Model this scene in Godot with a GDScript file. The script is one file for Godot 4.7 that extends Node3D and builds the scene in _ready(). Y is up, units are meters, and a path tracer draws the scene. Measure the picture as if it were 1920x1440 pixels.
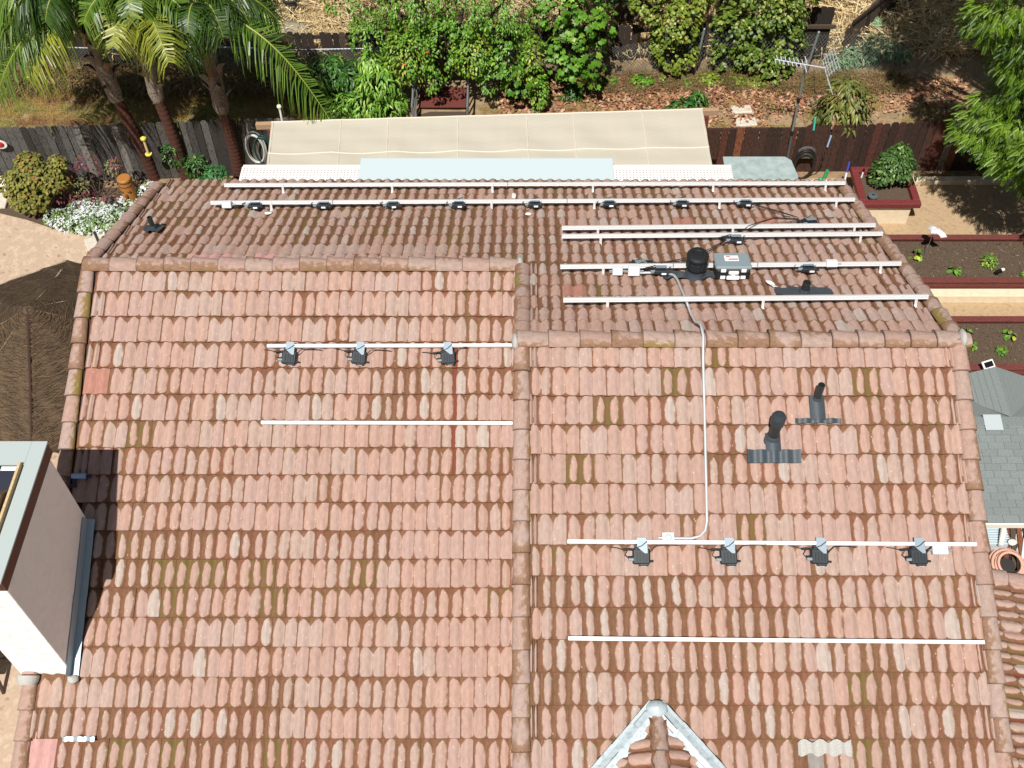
extends Node3D


# ---------------------------------------------------------------- the scene
func _ready() -> void:
	rng.seed = 20240
	var cam := Camera3D.new()
	cam.name = "camera"
	cam.projection = Camera3D.PROJECTION_FRUSTUM
	cam.near = 0.1
	cam.far = 600.0
	cam.size = 2.0 * 0.1 * 720.0 / 2050.0
	cam.frustum_offset = Vector2(-28.0 / 2050.0 * 0.1, 0)
	cam.position = Vector3(0, 15.6, 0)
	cam.rotation = Vector3(-deg_to_rad(51.74), 0, 0)
	add_child(cam)
	cam.current = true
	var env := Environment.new()
	env.background_mode = Environment.BG_SKY
	var sky := Sky.new()
	var sm := ProceduralSkyMaterial.new()
	sm.sky_top_color = S(138, 150, 168)
	sm.sky_horizon_color = S(214, 216, 218)
	sm.ground_bottom_color = S(96, 88, 76)
	sm.ground_horizon_color = S(150, 146, 136)
	sm.sky_energy_multiplier = 0.66
	sky.sky_material = sm
	env.sky = sky
	env.tonemap_mode = Environment.TONE_MAPPER_LINEAR
	env.tonemap_exposure = 1.14
	env.sdfgi_enabled = true
	env.ssao_enabled = true
	env.ssil_enabled = true
	var we := WorldEnvironment.new()
	we.name = "environment"
	we.environment = env
	add_child(we)
	var sun := DirectionalLight3D.new()
	sun.name = "sun"
	sun.light_energy = 1.6
	sun.light_color = Color(1.0, 0.975, 0.945)
	sun.light_angular_distance = 0.5
	sun.shadow_enabled = true
	add_child(sun)
	sun.look_at_from_position(Vector3(-1.8, 10, 6.1), Vector3.ZERO, Vector3.UP)
	make_materials()
	build_house()
	build_ground()
	build_fences()
	build_chimney()
	build_canopy()
	build_roof_things()
	build_antenna()
	build_yard()
	build_plants()

# ---------------------------------------------------------------- mesh builder
class MB:
	var v := PackedVector3Array()
	var n := PackedVector3Array()
	var t := PackedVector2Array()
	var c := PackedColorArray()
	var ix := PackedInt32Array()
	var col := Color(1, 1, 1)
	var xf := Transform3D.IDENTITY

	func put(p: Vector3, nn: Vector3, uv := Vector2.ZERO) -> int:
		v.append(xf * p)
		n.append((xf.basis * nn).normalized())
		t.append(uv)
		c.append(col)
		return v.size() - 1

	# corners run counter-clockwise seen from outside
	func quad(a: Vector3, b: Vector3, d: Vector3, e: Vector3, u0 := Vector2(0, 1), u1 := Vector2(1, 1), u2 := Vector2(1, 0), u3 := Vector2(0, 0)) -> void:
		var nn := (b - a).cross(d - a)
		if nn.length_squared() < 1e-14:
			nn = (d - a).cross(e - a)
		if nn.length_squared() < 1e-16:
			return
		nn = nn.normalized()
		var i := put(a, nn, u0)
		put(b, nn, u1)
		put(d, nn, u2)
		put(e, nn, u3)
		ix.append_array(PackedInt32Array([i, i + 2, i + 1, i, i + 3, i + 2]))

	func tri(a: Vector3, b: Vector3, d: Vector3) -> void:
		var nn := (b - a).cross(d - a)
		if nn.length_squared() < 1e-16:
			return
		nn = nn.normalized()
		var i := put(a, nn)
		put(b, nn)
		put(d, nn)
		ix.append_array(PackedInt32Array([i, i + 2, i + 1]))

	func box(at: Vector3, size: Vector3, ch := 0.0, b := Basis.IDENTITY) -> void:
		var h := size * 0.5
		var keep := xf
		xf = xf * Transform3D(b, at)
		for ax in 3:
			for sg in [-1.0, 1.0]:
				var w := Vector3.ZERO
				w[ax] = sg
				var p := Vector3.ZERO
				p[(ax + 1) % 3] = 1.0
				var q := w.cross(p)
				var hp: float = h[(ax + 1) % 3] - ch
				var hq: float = h[(ax + 2) % 3] - ch
				var o: Vector3 = w * h[ax]
				quad(o - p * hp - q * hq, o + p * hp - q * hq, o + p * hp + q * hq, o - p * hp + q * hq)
		if ch > 0.0:
			for ax in 3:
				var a1 := (ax + 1) % 3
				var a2 := (ax + 2) % 3
				for s1 in [-1.0, 1.0]:
					for s2 in [-1.0, 1.0]:
						var e := Vector3.ZERO
						e[ax] = h[ax] - ch
						var m := Vector3.ZERO
						m[a1] = s1 * h[a1]
						m[a2] = s2 * (h[a2] - ch)
						var k := Vector3.ZERO
						k[a1] = s1 * (h[a1] - ch)
						k[a2] = s2 * h[a2]
						quad_out(m - e, m + e, k + e, k - e, m + k)
			for sx in [-1.0, 1.0]:
				for sy in [-1.0, 1.0]:
					for sz in [-1.0, 1.0]:
						var pa := Vector3(sx * h.x, sy * (h.y - ch), sz * (h.z - ch))
						var pb := Vector3(sx * (h.x - ch), sy * h.y, sz * (h.z - ch))
						var pc := Vector3(sx * (h.x - ch), sy * (h.y - ch), sz * h.z)
						if (pb - pa).cross(pc - pa).dot(Vector3(sx, sy, sz)) > 0:
							tri(pa, pb, pc)
						else:
							tri(pa, pc, pb)
		xf = keep

	func quad_out(a: Vector3, b: Vector3, d: Vector3, e: Vector3, w: Vector3) -> void:
		if (b - a).cross(d - a).dot(w) > 0:
			quad(a, b, d, e)
		else:
			quad(a, e, d, b)

	# rows run up, columns to the right, seen from outside; normals are smoothed
	func surf(rows: int, cols: int, p: PackedVector3Array, uv := PackedVector2Array()) -> void:
		var nn := PackedVector3Array()
		nn.resize(rows * cols)
		for r in rows - 1:
			for k in cols - 1:
				var a := r * cols + k
				var f := (p[a + 1] - p[a]).cross(p[a + cols] - p[a]) + (p[a + cols] - p[a + cols + 1]).cross(p[a + 1] - p[a + cols + 1])
				nn[a] += f
				nn[a + 1] += f
				nn[a + cols] += f
				nn[a + cols + 1] += f
		for r in rows:
			var a := r * cols
			var b := a + cols - 1
			if p[a].distance_squared_to(p[b]) < 1e-10 and cols > 3:
				nn[a] += nn[b]
				nn[b] = nn[a]
		var base := v.size()
		for i in rows * cols:
			var q: Vector3 = nn[i]
			put(p[i], q.normalized() if q.length_squared() > 1e-18 else Vector3.UP, uv[i] if uv.size() > i else Vector2.ZERO)
		for r in rows - 1:
			for k in cols - 1:
				var a := base + r * cols + k
				ix.append_array(PackedInt32Array([a, a + cols, a + 1, a + 1, a + cols, a + cols + 1]))

	func tube(pts: Array, rad, sides := 8, caps := true) -> void:
		var p := PackedVector3Array()
		var uv := PackedVector2Array()
		var m := pts.size()
		var d0: Vector3 = (pts[1] - pts[0]).normalized()
		var a := d0.cross(Vector3.UP if absf(d0.y) < 0.9 else Vector3.RIGHT).normalized()
		for i in m:
			var d: Vector3 = ((pts[mini(i + 1, m - 1)] as Vector3) - (pts[maxi(i - 1, 0)] as Vector3)).normalized()
			a = (a - d * a.dot(d)).normalized()
			var b := d.cross(a)
			var r: float = rad[i] if rad is Array else rad
			for k in sides + 1:
				var g := TAU * k / sides
				p.append((pts[i] as Vector3) + (a * cos(g) + b * sin(g)) * r)
				uv.append(Vector2(float(k) / sides, float(i) / (m - 1)))
		surf(m, sides + 1, p, uv)
		if caps:
			for e in 2:
				var i0 := 0 if e == 0 else (m - 1) * (sides + 1)
				var ce: Vector3 = pts[0] if e == 0 else pts[m - 1]
				for k in sides:
					if e == 0:
						tri(ce, p[i0 + k + 1], p[i0 + k])
					else:
						tri(ce, p[i0 + k], p[i0 + k + 1])

	# profile: (radius, height) pairs from the bottom up
	func lathe(prof: Array, seg := 16, sharp := true) -> void:
		var rows := [prof]
		if sharp:
			rows = []
			for i in prof.size() - 1:
				rows.append([prof[i], prof[i + 1]])
		for pr in rows:
			var p := PackedVector3Array()
			for q in pr:
				for k in seg + 1:
					var g := TAU * k / seg
					p.append(Vector3(sin(g) * q.x, q.y, cos(g) * q.x))
			surf(pr.size(), seg + 1, p)

	func ball(at: Vector3, r: Vector3, seg := 12, rings := 8, rough := 0.0, seed_ := 1.0) -> void:
		var p := PackedVector3Array()
		for i in rings + 1:
			var f := PI * i / rings
			for k in seg + 1:
				var g := TAU * (k % seg) / seg
				var w := 1.0 + rough * sin(g * 3.0 + seed_ * 7.0 + f * 2.0) * sin(f * 4.0 + seed_ * 3.0)
				p.append(at + Vector3(sin(g) * sin(f), -cos(f), cos(g) * sin(f)) * r * w)
		surf(rings + 1, seg + 1, p)

	# outline in XY (counter-clockwise), thickness along Z
	func prism(poly: PackedVector2Array, z0: float, z1: float) -> void:
		if Geometry2D.is_polygon_clockwise(poly):
			poly.reverse()
		var m := poly.size()
		for i in m:
			var a := poly[i]
			var b := poly[(i + 1) % m]
			quad(Vector3(a.x, a.y, z1), Vector3(a.x, a.y, z0), Vector3(b.x, b.y, z0), Vector3(b.x, b.y, z1))
		var tr := Geometry2D.triangulate_polygon(poly)
		for i in range(0, tr.size(), 3):
			var a := poly[tr[i]]
			var b := poly[tr[i + 1]]
			var d := poly[tr[i + 2]]
			if (b - a).cross(d - a) < 0:
				var s := b
				b = d
				d = s
			tri(Vector3(a.x, a.y, z1), Vector3(b.x, b.y, z1), Vector3(d.x, d.y, z1))
			tri(Vector3(a.x, a.y, z0), Vector3(d.x, d.y, z0), Vector3(b.x, b.y, z0))

	func mesh() -> ArrayMesh:
		var ar := []
		ar.resize(Mesh.ARRAY_MAX)
		ar[Mesh.ARRAY_VERTEX] = v
		ar[Mesh.ARRAY_NORMAL] = n
		ar[Mesh.ARRAY_TEX_UV] = t
		ar[Mesh.ARRAY_COLOR] = c
		ar[Mesh.ARRAY_INDEX] = ix
		var m := ArrayMesh.new()
		m.add_surface_from_arrays(Mesh.PRIMITIVE_TRIANGLES, ar)
		return m

# ---------------------------------------------------------------- naming and metas
var taken := {}
var rng := RandomNumberGenerator.new()
var mats := {}

func rf(a: float, b: float) -> float:
	return rng.randf_range(a, b)

func unique(parent: Node, base_name: String) -> String:
	var key := "%d/%s" % [parent.get_instance_id(), base_name]
	var k: int = taken.get(key, 0)
	taken[key] = k + 1
	return base_name if k == 0 else "%s_%03d" % [base_name, k]

func tag(o: Node3D, label: String, category: String, group := "", kind := "") -> Node3D:
	if label: o.set_meta("label", label)
	if category: o.set_meta("category", category)
	if group: o.set_meta("group", group)
	if kind: o.set_meta("kind", kind)
	return o

func thing(called: String, label: String, category: String, at := Vector3.ZERO, b := Basis.IDENTITY, group := "") -> Node3D:
	var o := Node3D.new()
	o.name = unique(self, called)
	add_child(o, true)
	o.transform = Transform3D(b, at)
	tag(o, label, category, group)
	return o

func part(called: String, m, material, parent: Node3D = null, kind := "") -> MeshInstance3D:
	var o := MeshInstance3D.new()
	var under: Node = parent if parent else self
	o.name = unique(under, called)
	o.mesh = m.mesh() if m is MB else m
	if material:
		o.material_override = mats[material] if material is String else material
	under.add_child(o, true)
	if kind: o.set_meta("kind", kind)
	return o

func structure(called: String, m, material) -> MeshInstance3D:
	return part(called, m, material, null, "structure")

func copy(src: Node3D, called: String, at: Transform3D, label: String, group := "") -> Node3D:
	var r: Node3D = src.duplicate()
	r.name = unique(self, called)
	add_child(r, true)
	r.transform = at
	r.set_meta("label", label)
	if group: r.set_meta("group", group)
	return r

func scatter(called: String, m: Mesh, xfs: Array, cols: Array, material, parent: Node3D = null) -> MultiMeshInstance3D:
	var mm := MultiMesh.new()
	mm.transform_format = MultiMesh.TRANSFORM_3D
	mm.use_colors = true
	mm.mesh = m
	mm.instance_count = xfs.size()
	for i in xfs.size():
		mm.set_instance_transform(i, xfs[i])
		mm.set_instance_color(i, cols[i])
	var o := MultiMeshInstance3D.new()
	var under: Node = parent if parent else self
	o.name = unique(under, called)
	o.multimesh = mm
	o.material_override = mats[material]
	under.add_child(o, true)
	o.set_meta("kind", "stuff")
	return o

# ---------------------------------------------------------------- materials
func plain(key: String, srgb: Color, rough := 0.7, metal := 0.0) -> StandardMaterial3D:
	var m := StandardMaterial3D.new()
	m.albedo_color = srgb
	m.roughness = rough
	m.metallic = metal
	mats[key] = m
	return m

func noise_tex(stops: Array, freq: float, seed_: int, size := 512, kind := FastNoiseLite.TYPE_SIMPLEX_SMOOTH, octaves := 4) -> NoiseTexture2D:
	var f := FastNoiseLite.new()
	f.noise_type = kind
	f.frequency = freq
	f.seed = seed_
	f.fractal_octaves = octaves
	var g := Gradient.new()
	var offs := PackedFloat32Array()
	var cs := PackedColorArray()
	for i in stops.size():
		offs.append(float(i) / (stops.size() - 1))
		cs.append(stops[i])
	g.offsets = offs
	g.colors = cs
	var t := NoiseTexture2D.new()
	t.width = size
	t.height = size
	t.seamless = true
	t.noise = f
	t.color_ramp = g
	return t

# colours in sRGB; metres is how far one repeat of the texture reaches
func mottled(key: String, stops: Array, metres, rough := 0.85, freq := 0.02, bump := 0.0, world := true, octaves := 4) -> StandardMaterial3D:
	var m := StandardMaterial3D.new()
	m.albedo_texture = noise_tex(stops, freq, key.hash() & 0xffff, 512, FastNoiseLite.TYPE_SIMPLEX_SMOOTH, octaves)
	m.uv1_triplanar = true
	m.uv1_world_triplanar = world
	m.uv1_scale = Vector3.ONE / float(metres) if not (metres is Vector3) else Vector3(1.0 / metres.x, 1.0 / metres.y, 1.0 / metres.z)
	m.roughness = rough
	if bump > 0.0:
		var f := FastNoiseLite.new()
		f.frequency = freq * 2.5
		f.seed = (key.hash() >> 3) & 0xffff
		var nt := NoiseTexture2D.new()
		nt.width = 256
		nt.height = 256
		nt.seamless = true
		nt.as_normal_map = true
		nt.bump_strength = bump
		nt.noise = f
		m.normal_enabled = true
		m.normal_texture = nt
	mats[key] = m
	return m

func leafy(key: String, back := 0.5, rough := 0.5) -> StandardMaterial3D:
	var m := StandardMaterial3D.new()
	m.vertex_color_use_as_albedo = true
	m.roughness = rough
	m.cull_mode = BaseMaterial3D.CULL_DISABLED
	if back > 0.0:
		m.backlight_enabled = true
		m.backlight = Color(back, back, back * 0.6)
	mats[key] = m
	return m

func S(r: float, g: float, b: float) -> Color:
	return Color(r / 255.0, g / 255.0, b / 255.0)

func L(r: float, g: float, b: float) -> Color:
	return Color(r / 255.0, g / 255.0, b / 255.0).srgb_to_linear()

func make_materials() -> void:
	plain("deck", S(58, 38, 30), 0.9)
	mottled("stucco_cream", [S(196, 184, 164), S(212, 200, 182)], 1.5, 0.9, 0.03, 1.5)
	mottled("stucco_white", [S(234, 242, 246), S(244, 250, 252), S(238, 246, 248)], 1.6, 0.9, 0.012, 1.6)
	plain("fascia_brown", S(84, 50, 38), 0.6)
	plain("cap_white", S(172, 184, 184), 0.5)
	mottled("hood_bronze", [S(92, 70, 56), S(120, 96, 78)], 0.8, 0.5, 0.02)
	plain("soot", S(38, 44, 60), 0.8)
	mottled("old_trim", [S(190, 160, 110), S(214, 194, 160)], 0.5, 0.8, 0.02)
	plain("flashing_blue", S(160, 182, 194), 0.45, 0.2)
	mottled("flashing_white", [S(128, 146, 154), S(184, 196, 201), S(160, 175, 182)], 0.5, 0.5, 0.01)
	mottled("mortar", [S(150, 150, 146), S(196, 194, 188)], 0.3, 0.95, 0.03)
	plain("aluminium", S(226, 228, 230), 0.42, 0.35)
	plain("rail_joint", S(150, 154, 158), 0.5, 0.3)
	plain("steel_plate", S(150, 166, 178), 0.4, 0.35)
	plain("black_plastic", S(34, 42, 48), 0.45)
	plain("black_soft", S(22, 26, 28), 0.6)
	plain("grey_plastic", S(128, 140, 150), 0.5)
	plain("white_label", S(232, 234, 236), 0.6)
	plain("box_grey", S(206, 212, 216), 0.5)
	plain("conduit", S(204, 210, 214), 0.35, 0.4)
	plain("green_print", S(112, 150, 128), 0.6)
	mottled("lead", [S(46, 55, 62), S(68, 78, 86), S(52, 61, 68)], 0.4, 0.55, 0.02)
	plain("pipe_black", S(44, 50, 50), 0.5)
	plain("pipe_cap", S(48, 57, 62), 0.5)
	plain("clear_lid", S(132, 146, 152), 0.2)
	plain("print_red", S(190, 90, 90), 0.6)
	plain("white_sealant", S(236, 234, 228), 0.7)
	plain("tool_blue", S(150, 184, 226), 0.4)
	plain("tool_dark", S(30, 34, 62), 0.5)
	plain("tape_metal", S(172, 190, 200), 0.35, 0.5)
	plain("galvanised", S(150, 158, 160), 0.45, 0.5)
	plain("mast_dark", S(92, 100, 104), 0.5, 0.4)
	plain("antenna_white", S(206, 214, 222), 0.4, 0.3)
	mottled("shade_cloth", [S(182, 176, 160), S(194, 188, 173)], Vector3(2.5, 2.5, 0.12), 0.9, 0.02, 0.0, false)
	plain("shade_seam", S(212, 206, 190), 0.9)
	plain("lattice", S(226, 222, 220), 0.6)
	plain("pale_panel", S(186, 201, 206), 0.6)
	mottled("grey_sheet", [S(140, 158, 158), S(172, 186, 184)], 1.2, 0.5, 0.01)
	mottled("beam_tan", [S(150, 122, 96), S(182, 152, 122)], Vector3(1.5, 0.2, 0.2), 0.85, 0.02)
	mottled("wood_red", [S(84, 42, 36), S(120, 58, 48)], Vector3(0.3, 1.5, 0.3), 0.85, 0.02)
	for i in 5:
		var g: Array = [[S(62, 60, 58), S(104, 102, 98)], [S(40, 38, 37), S(78, 74, 70)], [S(86, 84, 80), S(138, 134, 128)], [S(50, 47, 44), S(94, 90, 84)], [S(30, 28, 27), S(60, 56, 52)]][i]
		mottled("grey_board_%d" % i, [g[0], g[0], g[1], g[0].lerp(g[1], 0.5), (g[1] as Color) * 1.35], Vector3(0.2, 0.9, 0.2), 0.9, 0.012)
	for i in 5:
		var g: Array = [[S(50, 32, 25), S(78, 48, 36)], [S(40, 26, 21), S(60, 38, 30)], [S(96, 56, 36), S(138, 84, 54)], [S(62, 36, 27), S(98, 52, 38)], [S(100, 90, 80), S(140, 130, 118)]][i]
		mottled("red_board_%d" % i, [(g[0] as Color) * 0.8, g[0], g[1], g[0]], Vector3(0.2, 0.9, 0.2), 0.9, 0.012)
	for i in 3:
		var g: Array = [[S(34, 26, 22), S(60, 48, 40)], [S(48, 36, 30), S(84, 70, 58)], [S(26, 21, 19), S(46, 38, 33)]][i]
		mottled("dark_board_%d" % i, [g[0], g[1], g[0]], Vector3(0.12, 1.3, 0.12), 0.9, 0.012)
	plain("chain", S(128, 134, 132), 0.5, 0.5)
	mottled("patio", [S(150, 120, 98), S(186, 164, 142), S(178, 156, 134), S(196, 176, 154), S(158, 124, 98)], 2.2, 0.85, 0.014, 0.6)
	mottled("path", [S(152, 128, 98), S(176, 152, 120), S(164, 140, 108)], 1.6, 0.95, 0.02, 1.2, true, 6)
	mottled("soil", [S(58, 46, 36), S(96, 80, 64), S(76, 62, 50), S(122, 106, 88)], 0.8, 0.95, 0.03, 3.0, true, 6)
	mottled("ground", [S(108, 88, 66), S(150, 126, 96), S(128, 104, 78)], 3.0, 0.95, 0.015, 1.5, true, 6)
	mottled("hillside", [S(104, 86, 66), S(152, 132, 102), S(128, 108, 82), S(164, 146, 116)], 3.0, 0.95, 0.015, 2.0, true, 6)
	mottled("concrete", [S(184, 178, 164), S(208, 202, 190)], 1.0, 0.9, 0.02)
	mottled("cream_block", [S(212, 196, 166), S(226, 212, 186)], 1.2, 0.9, 0.015)
	mottled("planter_red", [S(88, 32, 34), S(116, 46, 46), S(100, 38, 40)], Vector3(0.9, 0.3, 0.9), 0.7, 0.015)
	mottled("bed_red", [S(84, 36, 34), S(112, 56, 50), S(70, 40, 36)], Vector3(1.2, 0.3, 0.3), 0.8, 0.015)
	mottled("shingle", [S(112, 120, 120), S(132, 140, 140)], 0.6, 0.95, 0.03, 1.0)
	mottled("shingle_b", [S(108, 116, 116), S(127, 135, 135)], 0.6, 0.95, 0.03, 1.0)
	plain("shed_wall", S(226, 222, 212), 0.8)
	plain("ridge_tape", S(176, 186, 190), 0.3)
	mottled("thatch", [S(58, 46, 36), S(98, 80, 60), S(74, 60, 46)], Vector3(0.5, 0.5, 0.5), 0.95, 0.03, 3.0, true, 6)
	mottled("palm_trunk", [S(60, 32, 26), S(104, 60, 46), S(50, 28, 22), S(128, 92, 76)], Vector3(0.5, 0.1, 0.5), 0.9, 0.014, 2.0)
	mottled("palm_shaft", [S(112, 100, 90), S(164, 154, 144), S(84, 70, 60), S(196, 188, 178)], Vector3(0.2, 0.7, 0.2), 0.85, 0.014)
	mottled("palm_husk", [S(96, 66, 46), S(140, 110, 84), S(70, 46, 34)], Vector3(0.1, 0.6, 0.1), 0.9, 0.015)
	mottled("bark", [S(70, 58, 48), S(104, 90, 76)], Vector3(0.15, 0.5, 0.15), 0.95, 0.02)
	mottled("carved_wood", [S(186, 128, 62), S(150, 96, 44)], Vector3(0.3, 0.1, 0.3), 0.6, 0.02)
	plain("carved_dark", S(98, 56, 24), 0.7)
	mottled("rock", [S(122, 116, 98), S(150, 144, 124)], 0.5, 0.95, 0.02, 2.0)
	plain("pot_black", S(46, 54, 58), 0.6)
	plain("pvc", S(236, 234, 232), 0.5)
	plain("hose_green", S(40, 150, 96), 0.4)
	plain("hose_dark", S(38, 34, 32), 0.5)
	plain("hose_white", S(200, 206, 200), 0.5)
	plain("hose_teal", S(34, 72, 68), 0.5)
	plain("hose_pink", S(206, 160, 140), 0.6)
	plain("bin_blue", S(186, 204, 212), 0.5)
	plain("bin_dark", S(82, 96, 104), 0.5)
	plain("yellow", S(222, 206, 84), 0.5)
	plain("red_glass", S(176, 34, 44), 0.4)
	plain("sign_white", S(228, 226, 220), 0.5)
	plain("orange", S(236, 128, 40), 0.5)
	plain("violet_blue", S(62, 66, 156), 0.5)
	plain("turquoise", S(72, 190, 176), 0.5)
	plain("bird_white", S(228, 232, 238), 0.5)
	plain("lamp_grey", S(86, 92, 98), 0.5)
	plain("solar_cell", S(22, 22, 28), 0.25)
	plain("chair_brown", S(70, 56, 44), 0.5, 0.2)
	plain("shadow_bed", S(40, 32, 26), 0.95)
	leafy("leaf", 0.6, 0.45)
	leafy("leaf_matte", 0.4, 0.8)
	leafy("frond", 0.5, 0.4)
	leafy("straw", 0.25, 0.9)
	leafy("litter", 0.0, 0.9)
	leafy("petal", 0.3, 0.8)
	make_tile_textures()

# ---------------------------------------------------------------- roof tiles
const TW := 0.308
const EXPO := 0.352
const TLEN := 0.43
const SLOPE := 0.39479
var tile_meshes := []
var ridge_meshes := []
var n_front := Vector3(0, cos(SLOPE), sin(SLOPE))
var n_back := Vector3(0, cos(SLOPE), -sin(SLOPE))
var down_front := Vector3(0, -sin(SLOPE), cos(SLOPE))
var down_back := Vector3(0, -sin(SLOPE), -cos(SLOPE))
var left_ridge := Vector3(0, 5.151, -10.276)
var right_ridge := Vector3(0, 6.001, -8.237)
var b_front := Basis(Vector3.RIGHT, n_front, down_front)
var b_cam := Basis(Vector3.RIGHT, n_back, -down_back)

# points on the three slopes: across, distance down from the ridge, height above the tiles
func lf(x: float, d: float, h := 0.0) -> Vector3:
	return left_ridge + Vector3(x, 0, 0) + down_front * d + n_front * h

func rt(x: float, d: float, h := 0.0) -> Vector3:
	return right_ridge + Vector3(x, 0, 0) + down_front * d + n_front * h

func bk(x: float, d: float, h := 0.0) -> Vector3:
	return left_ridge + Vector3(x, 0, 0) + down_back * d + n_back * h

func hump(u: float) -> float:
	var w := u / 0.56 if u < 0.56 else (u - 0.56) / 0.5
	return 0.043 * pow(0.5 - 0.5 * cos(TAU * clampf(w, 0.0, 1.0)), 0.75)

const CELLS := 8
const CELL := 112

# what the weather left on each tile: pale worn patches on the rolls, brown algae in the pans, moss here and there
func make_tile_textures() -> void:
	var side := CELLS * CELL
	var data := PackedByteArray()
	data.resize(side * side * 3)
	var edge := FastNoiseLite.new()
	edge.seed = 5
	edge.frequency = 0.05
	edge.fractal_octaves = 3
	var fine := FastNoiseLite.new()
	fine.seed = 9
	fine.frequency = 0.16
	fine.fractal_octaves = 2
	var r := RandomNumberGenerator.new()
	r.seed = 77
	var pinks := [Color(.672, .566, .52), Color(.678, .556, .505), Color(.664, .574, .53), Color(.68, .564, .51), Color(.668, .56, .52), Color(.674, .584, .545), Color(.66, .548, .50)]
	for cell in CELLS * CELLS:
		var kind := 1
		var th0 := 0.0
		if cell < 16:
			th0 = r.randf_range(0.01, 0.04)
		elif cell < 40:
			th0 = r.randf_range(0.045, 0.08)
		elif cell < 56:
			th0 = r.randf_range(0.08, 0.12)
		elif cell == 59:
			th0 = 0.04
		elif cell < 60:
			th0 = r.randf_range(0.08, 0.13)
			kind = 2
		elif cell < 62:
			kind = 3
		elif cell == 62:
			kind = 4
		else:
			th0 = 0.05
		var t1: Color = pinks[r.randi() % 7]
		var t2: Color = t1 if r.randf() < 0.6 else pinks[r.randi() % 7]
		if r.randf() < 0.04:
			t2 = Color(.68, .625, .59)
		if r.randf() < 0.025:
			t1 = Color(.68, .62, .585)
		var brown := Color(.49, .36, .265).lerp(Color(.50, .325, .235), r.randf())
		if cell >= 40:
			brown = brown.lerp(Color(.455, .33, .23), 0.5)
		var mid := r.randf_range(0.54, 0.585)
		var merged := r.randf_range(-0.04, 0.0) if (cell < 16 or (cell < 40 and r.randf() < 0.3)) else th0
		var specks := []
		for k in r.randi_range(0, 2):
			specks.append(Vector2(r.randf_range(0.2, 0.9) * CELL, r.randf_range(0.25, 0.9) * CELL))
		var foot := r.randf_range(1.3, 2.6)
		var ends := r.randf_range(0.15, 0.26) + (0.05 if cell >= 16 else 0.0)
		var pw := r.randf_range(2.2, 3.4) if cell >= 40 else r.randf_range(3.5, 7.0)
		var left_on := r.randf_range(0.0, 0.035) if cell < 16 else r.randf_range(0.02, 0.09)
		var moss := r.randf_range(0.0, 0.5) * (1.0 if r.randf() < 0.35 else 0.3)
		if kind == 2:
			moss = r.randf_range(0.5, 0.85)
		var ox := cell * 211.0
		var x0 := (cell % CELLS) * CELL
		var y0 := (cell / CELLS) * CELL
		var lean := r.randf_range(-0.05, 0.05)
		var shift := r.randf_range(-0.06, 0.06)
		for py in CELL:
			var vb := (1.0 - (py + 0.5) / CELL) / 0.82
			var e := minf(absf(2.0 * (vb + shift) - 1.0), 1.2)
			var tip := pow(e, pw if vb > 0.5 else pw * foot)
			for px in CELL:
				var u := (px + 0.5) / CELL
				var ne := edge.get_noise_2d(px + ox, py * 0.6 + ox)
				var nf := fine.get_noise_2d(px + ox, py + 31.0)
				var lit := 0.0
				var pale := t1
				if kind == 1 or kind == 2:
					var uu := u + lean * (vb - 0.5)
					var dm := absf(uu - mid)
					var dl := uu - left_on
					var dr := 1.0 - uu
					var vee := pow(e, 3.2) if vb > 0.5 else 0.6 * pow(e, 7.0)
					tip = minf(tip, pow(e, 5.0)) if vb < 0.5 else tip
					var tm := merged + ends * 1.3 * vee
					var tl := th0 * 0.9 + ends * 0.75 * (tip * 0.5 + vee * 0.5) + 0.035
					var tr := (th0 - 0.05) * 0.8 + ends * 0.45 * tip
					var near := minf(dm - tm, minf(dl - tl, dr - tr))
					var th := 0.0
					lit = clampf((near - th + ne * 0.04 + nf * 0.006) * 22.0 + 0.5, 0.0, 1.0)
					if uu > mid:
						pale = t2
				elif kind == 3:
					lit = 1.0
					pale = Color(.655, .47, .41) if cell == 60 else Color(.74, .57, .55)
				elif kind == 4:
					lit = clampf((u - 0.5 + ne * 0.05) * 20.0, 0.0, 1.0)
					pale = Color(.55, .53, .51)
				var wet := brown.lerp(Color(.40, .26, .19), clampf(0.25 + nf * 0.6 + ne * 0.8, 0.0, 1.0))
				if moss > 0.0:
					var mm := clampf((moss - 0.45 + ne * 1.3) * 2.0, 0.0, 1.0)
					wet = wet.lerp(Color(.40, .36, .16), mm * 0.8)
				if (cell == 63 and u < 0.2 + ne * 0.05) or (cell == 59 and absf(u - 0.56) < 0.09 + ne * 0.04):
					lit = 0.0
					wet = Color(.47, .245, .17)
				var c := wet.lerp(pale * (1.0 + nf * 0.035 + ne * 0.07), lit)
				for sp in specks:
					if (sp as Vector2).distance_squared_to(Vector2(px, py)) < 4.5:
						c = c.lerp(Color(.84, .79, .75), 0.7)
				if absf(u - mid) < 0.016 and lit > 0.5:
					c = c * 0.93
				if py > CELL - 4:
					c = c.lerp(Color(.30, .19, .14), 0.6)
				var o := ((y0 + py) * side + x0 + px) * 3
				data[o] = int(clampf(c.r, 0, 1) * 255.0)
				data[o + 1] = int(clampf(c.g, 0, 1) * 255.0)
				data[o + 2] = int(clampf(c.b, 0, 1) * 255.0)
	var m := StandardMaterial3D.new()
	m.albedo_texture = ImageTexture.create_from_image(Image.create_from_data(side, side, false, Image.FORMAT_RGB8, data))
	m.roughness = 0.88
	mats["tile"] = m
	# ridge and rake tiles: sixteen looks, rougher stains
	var rs := 4 * 64
	var rd := PackedByteArray()
	rd.resize(rs * rs * 3)
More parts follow.
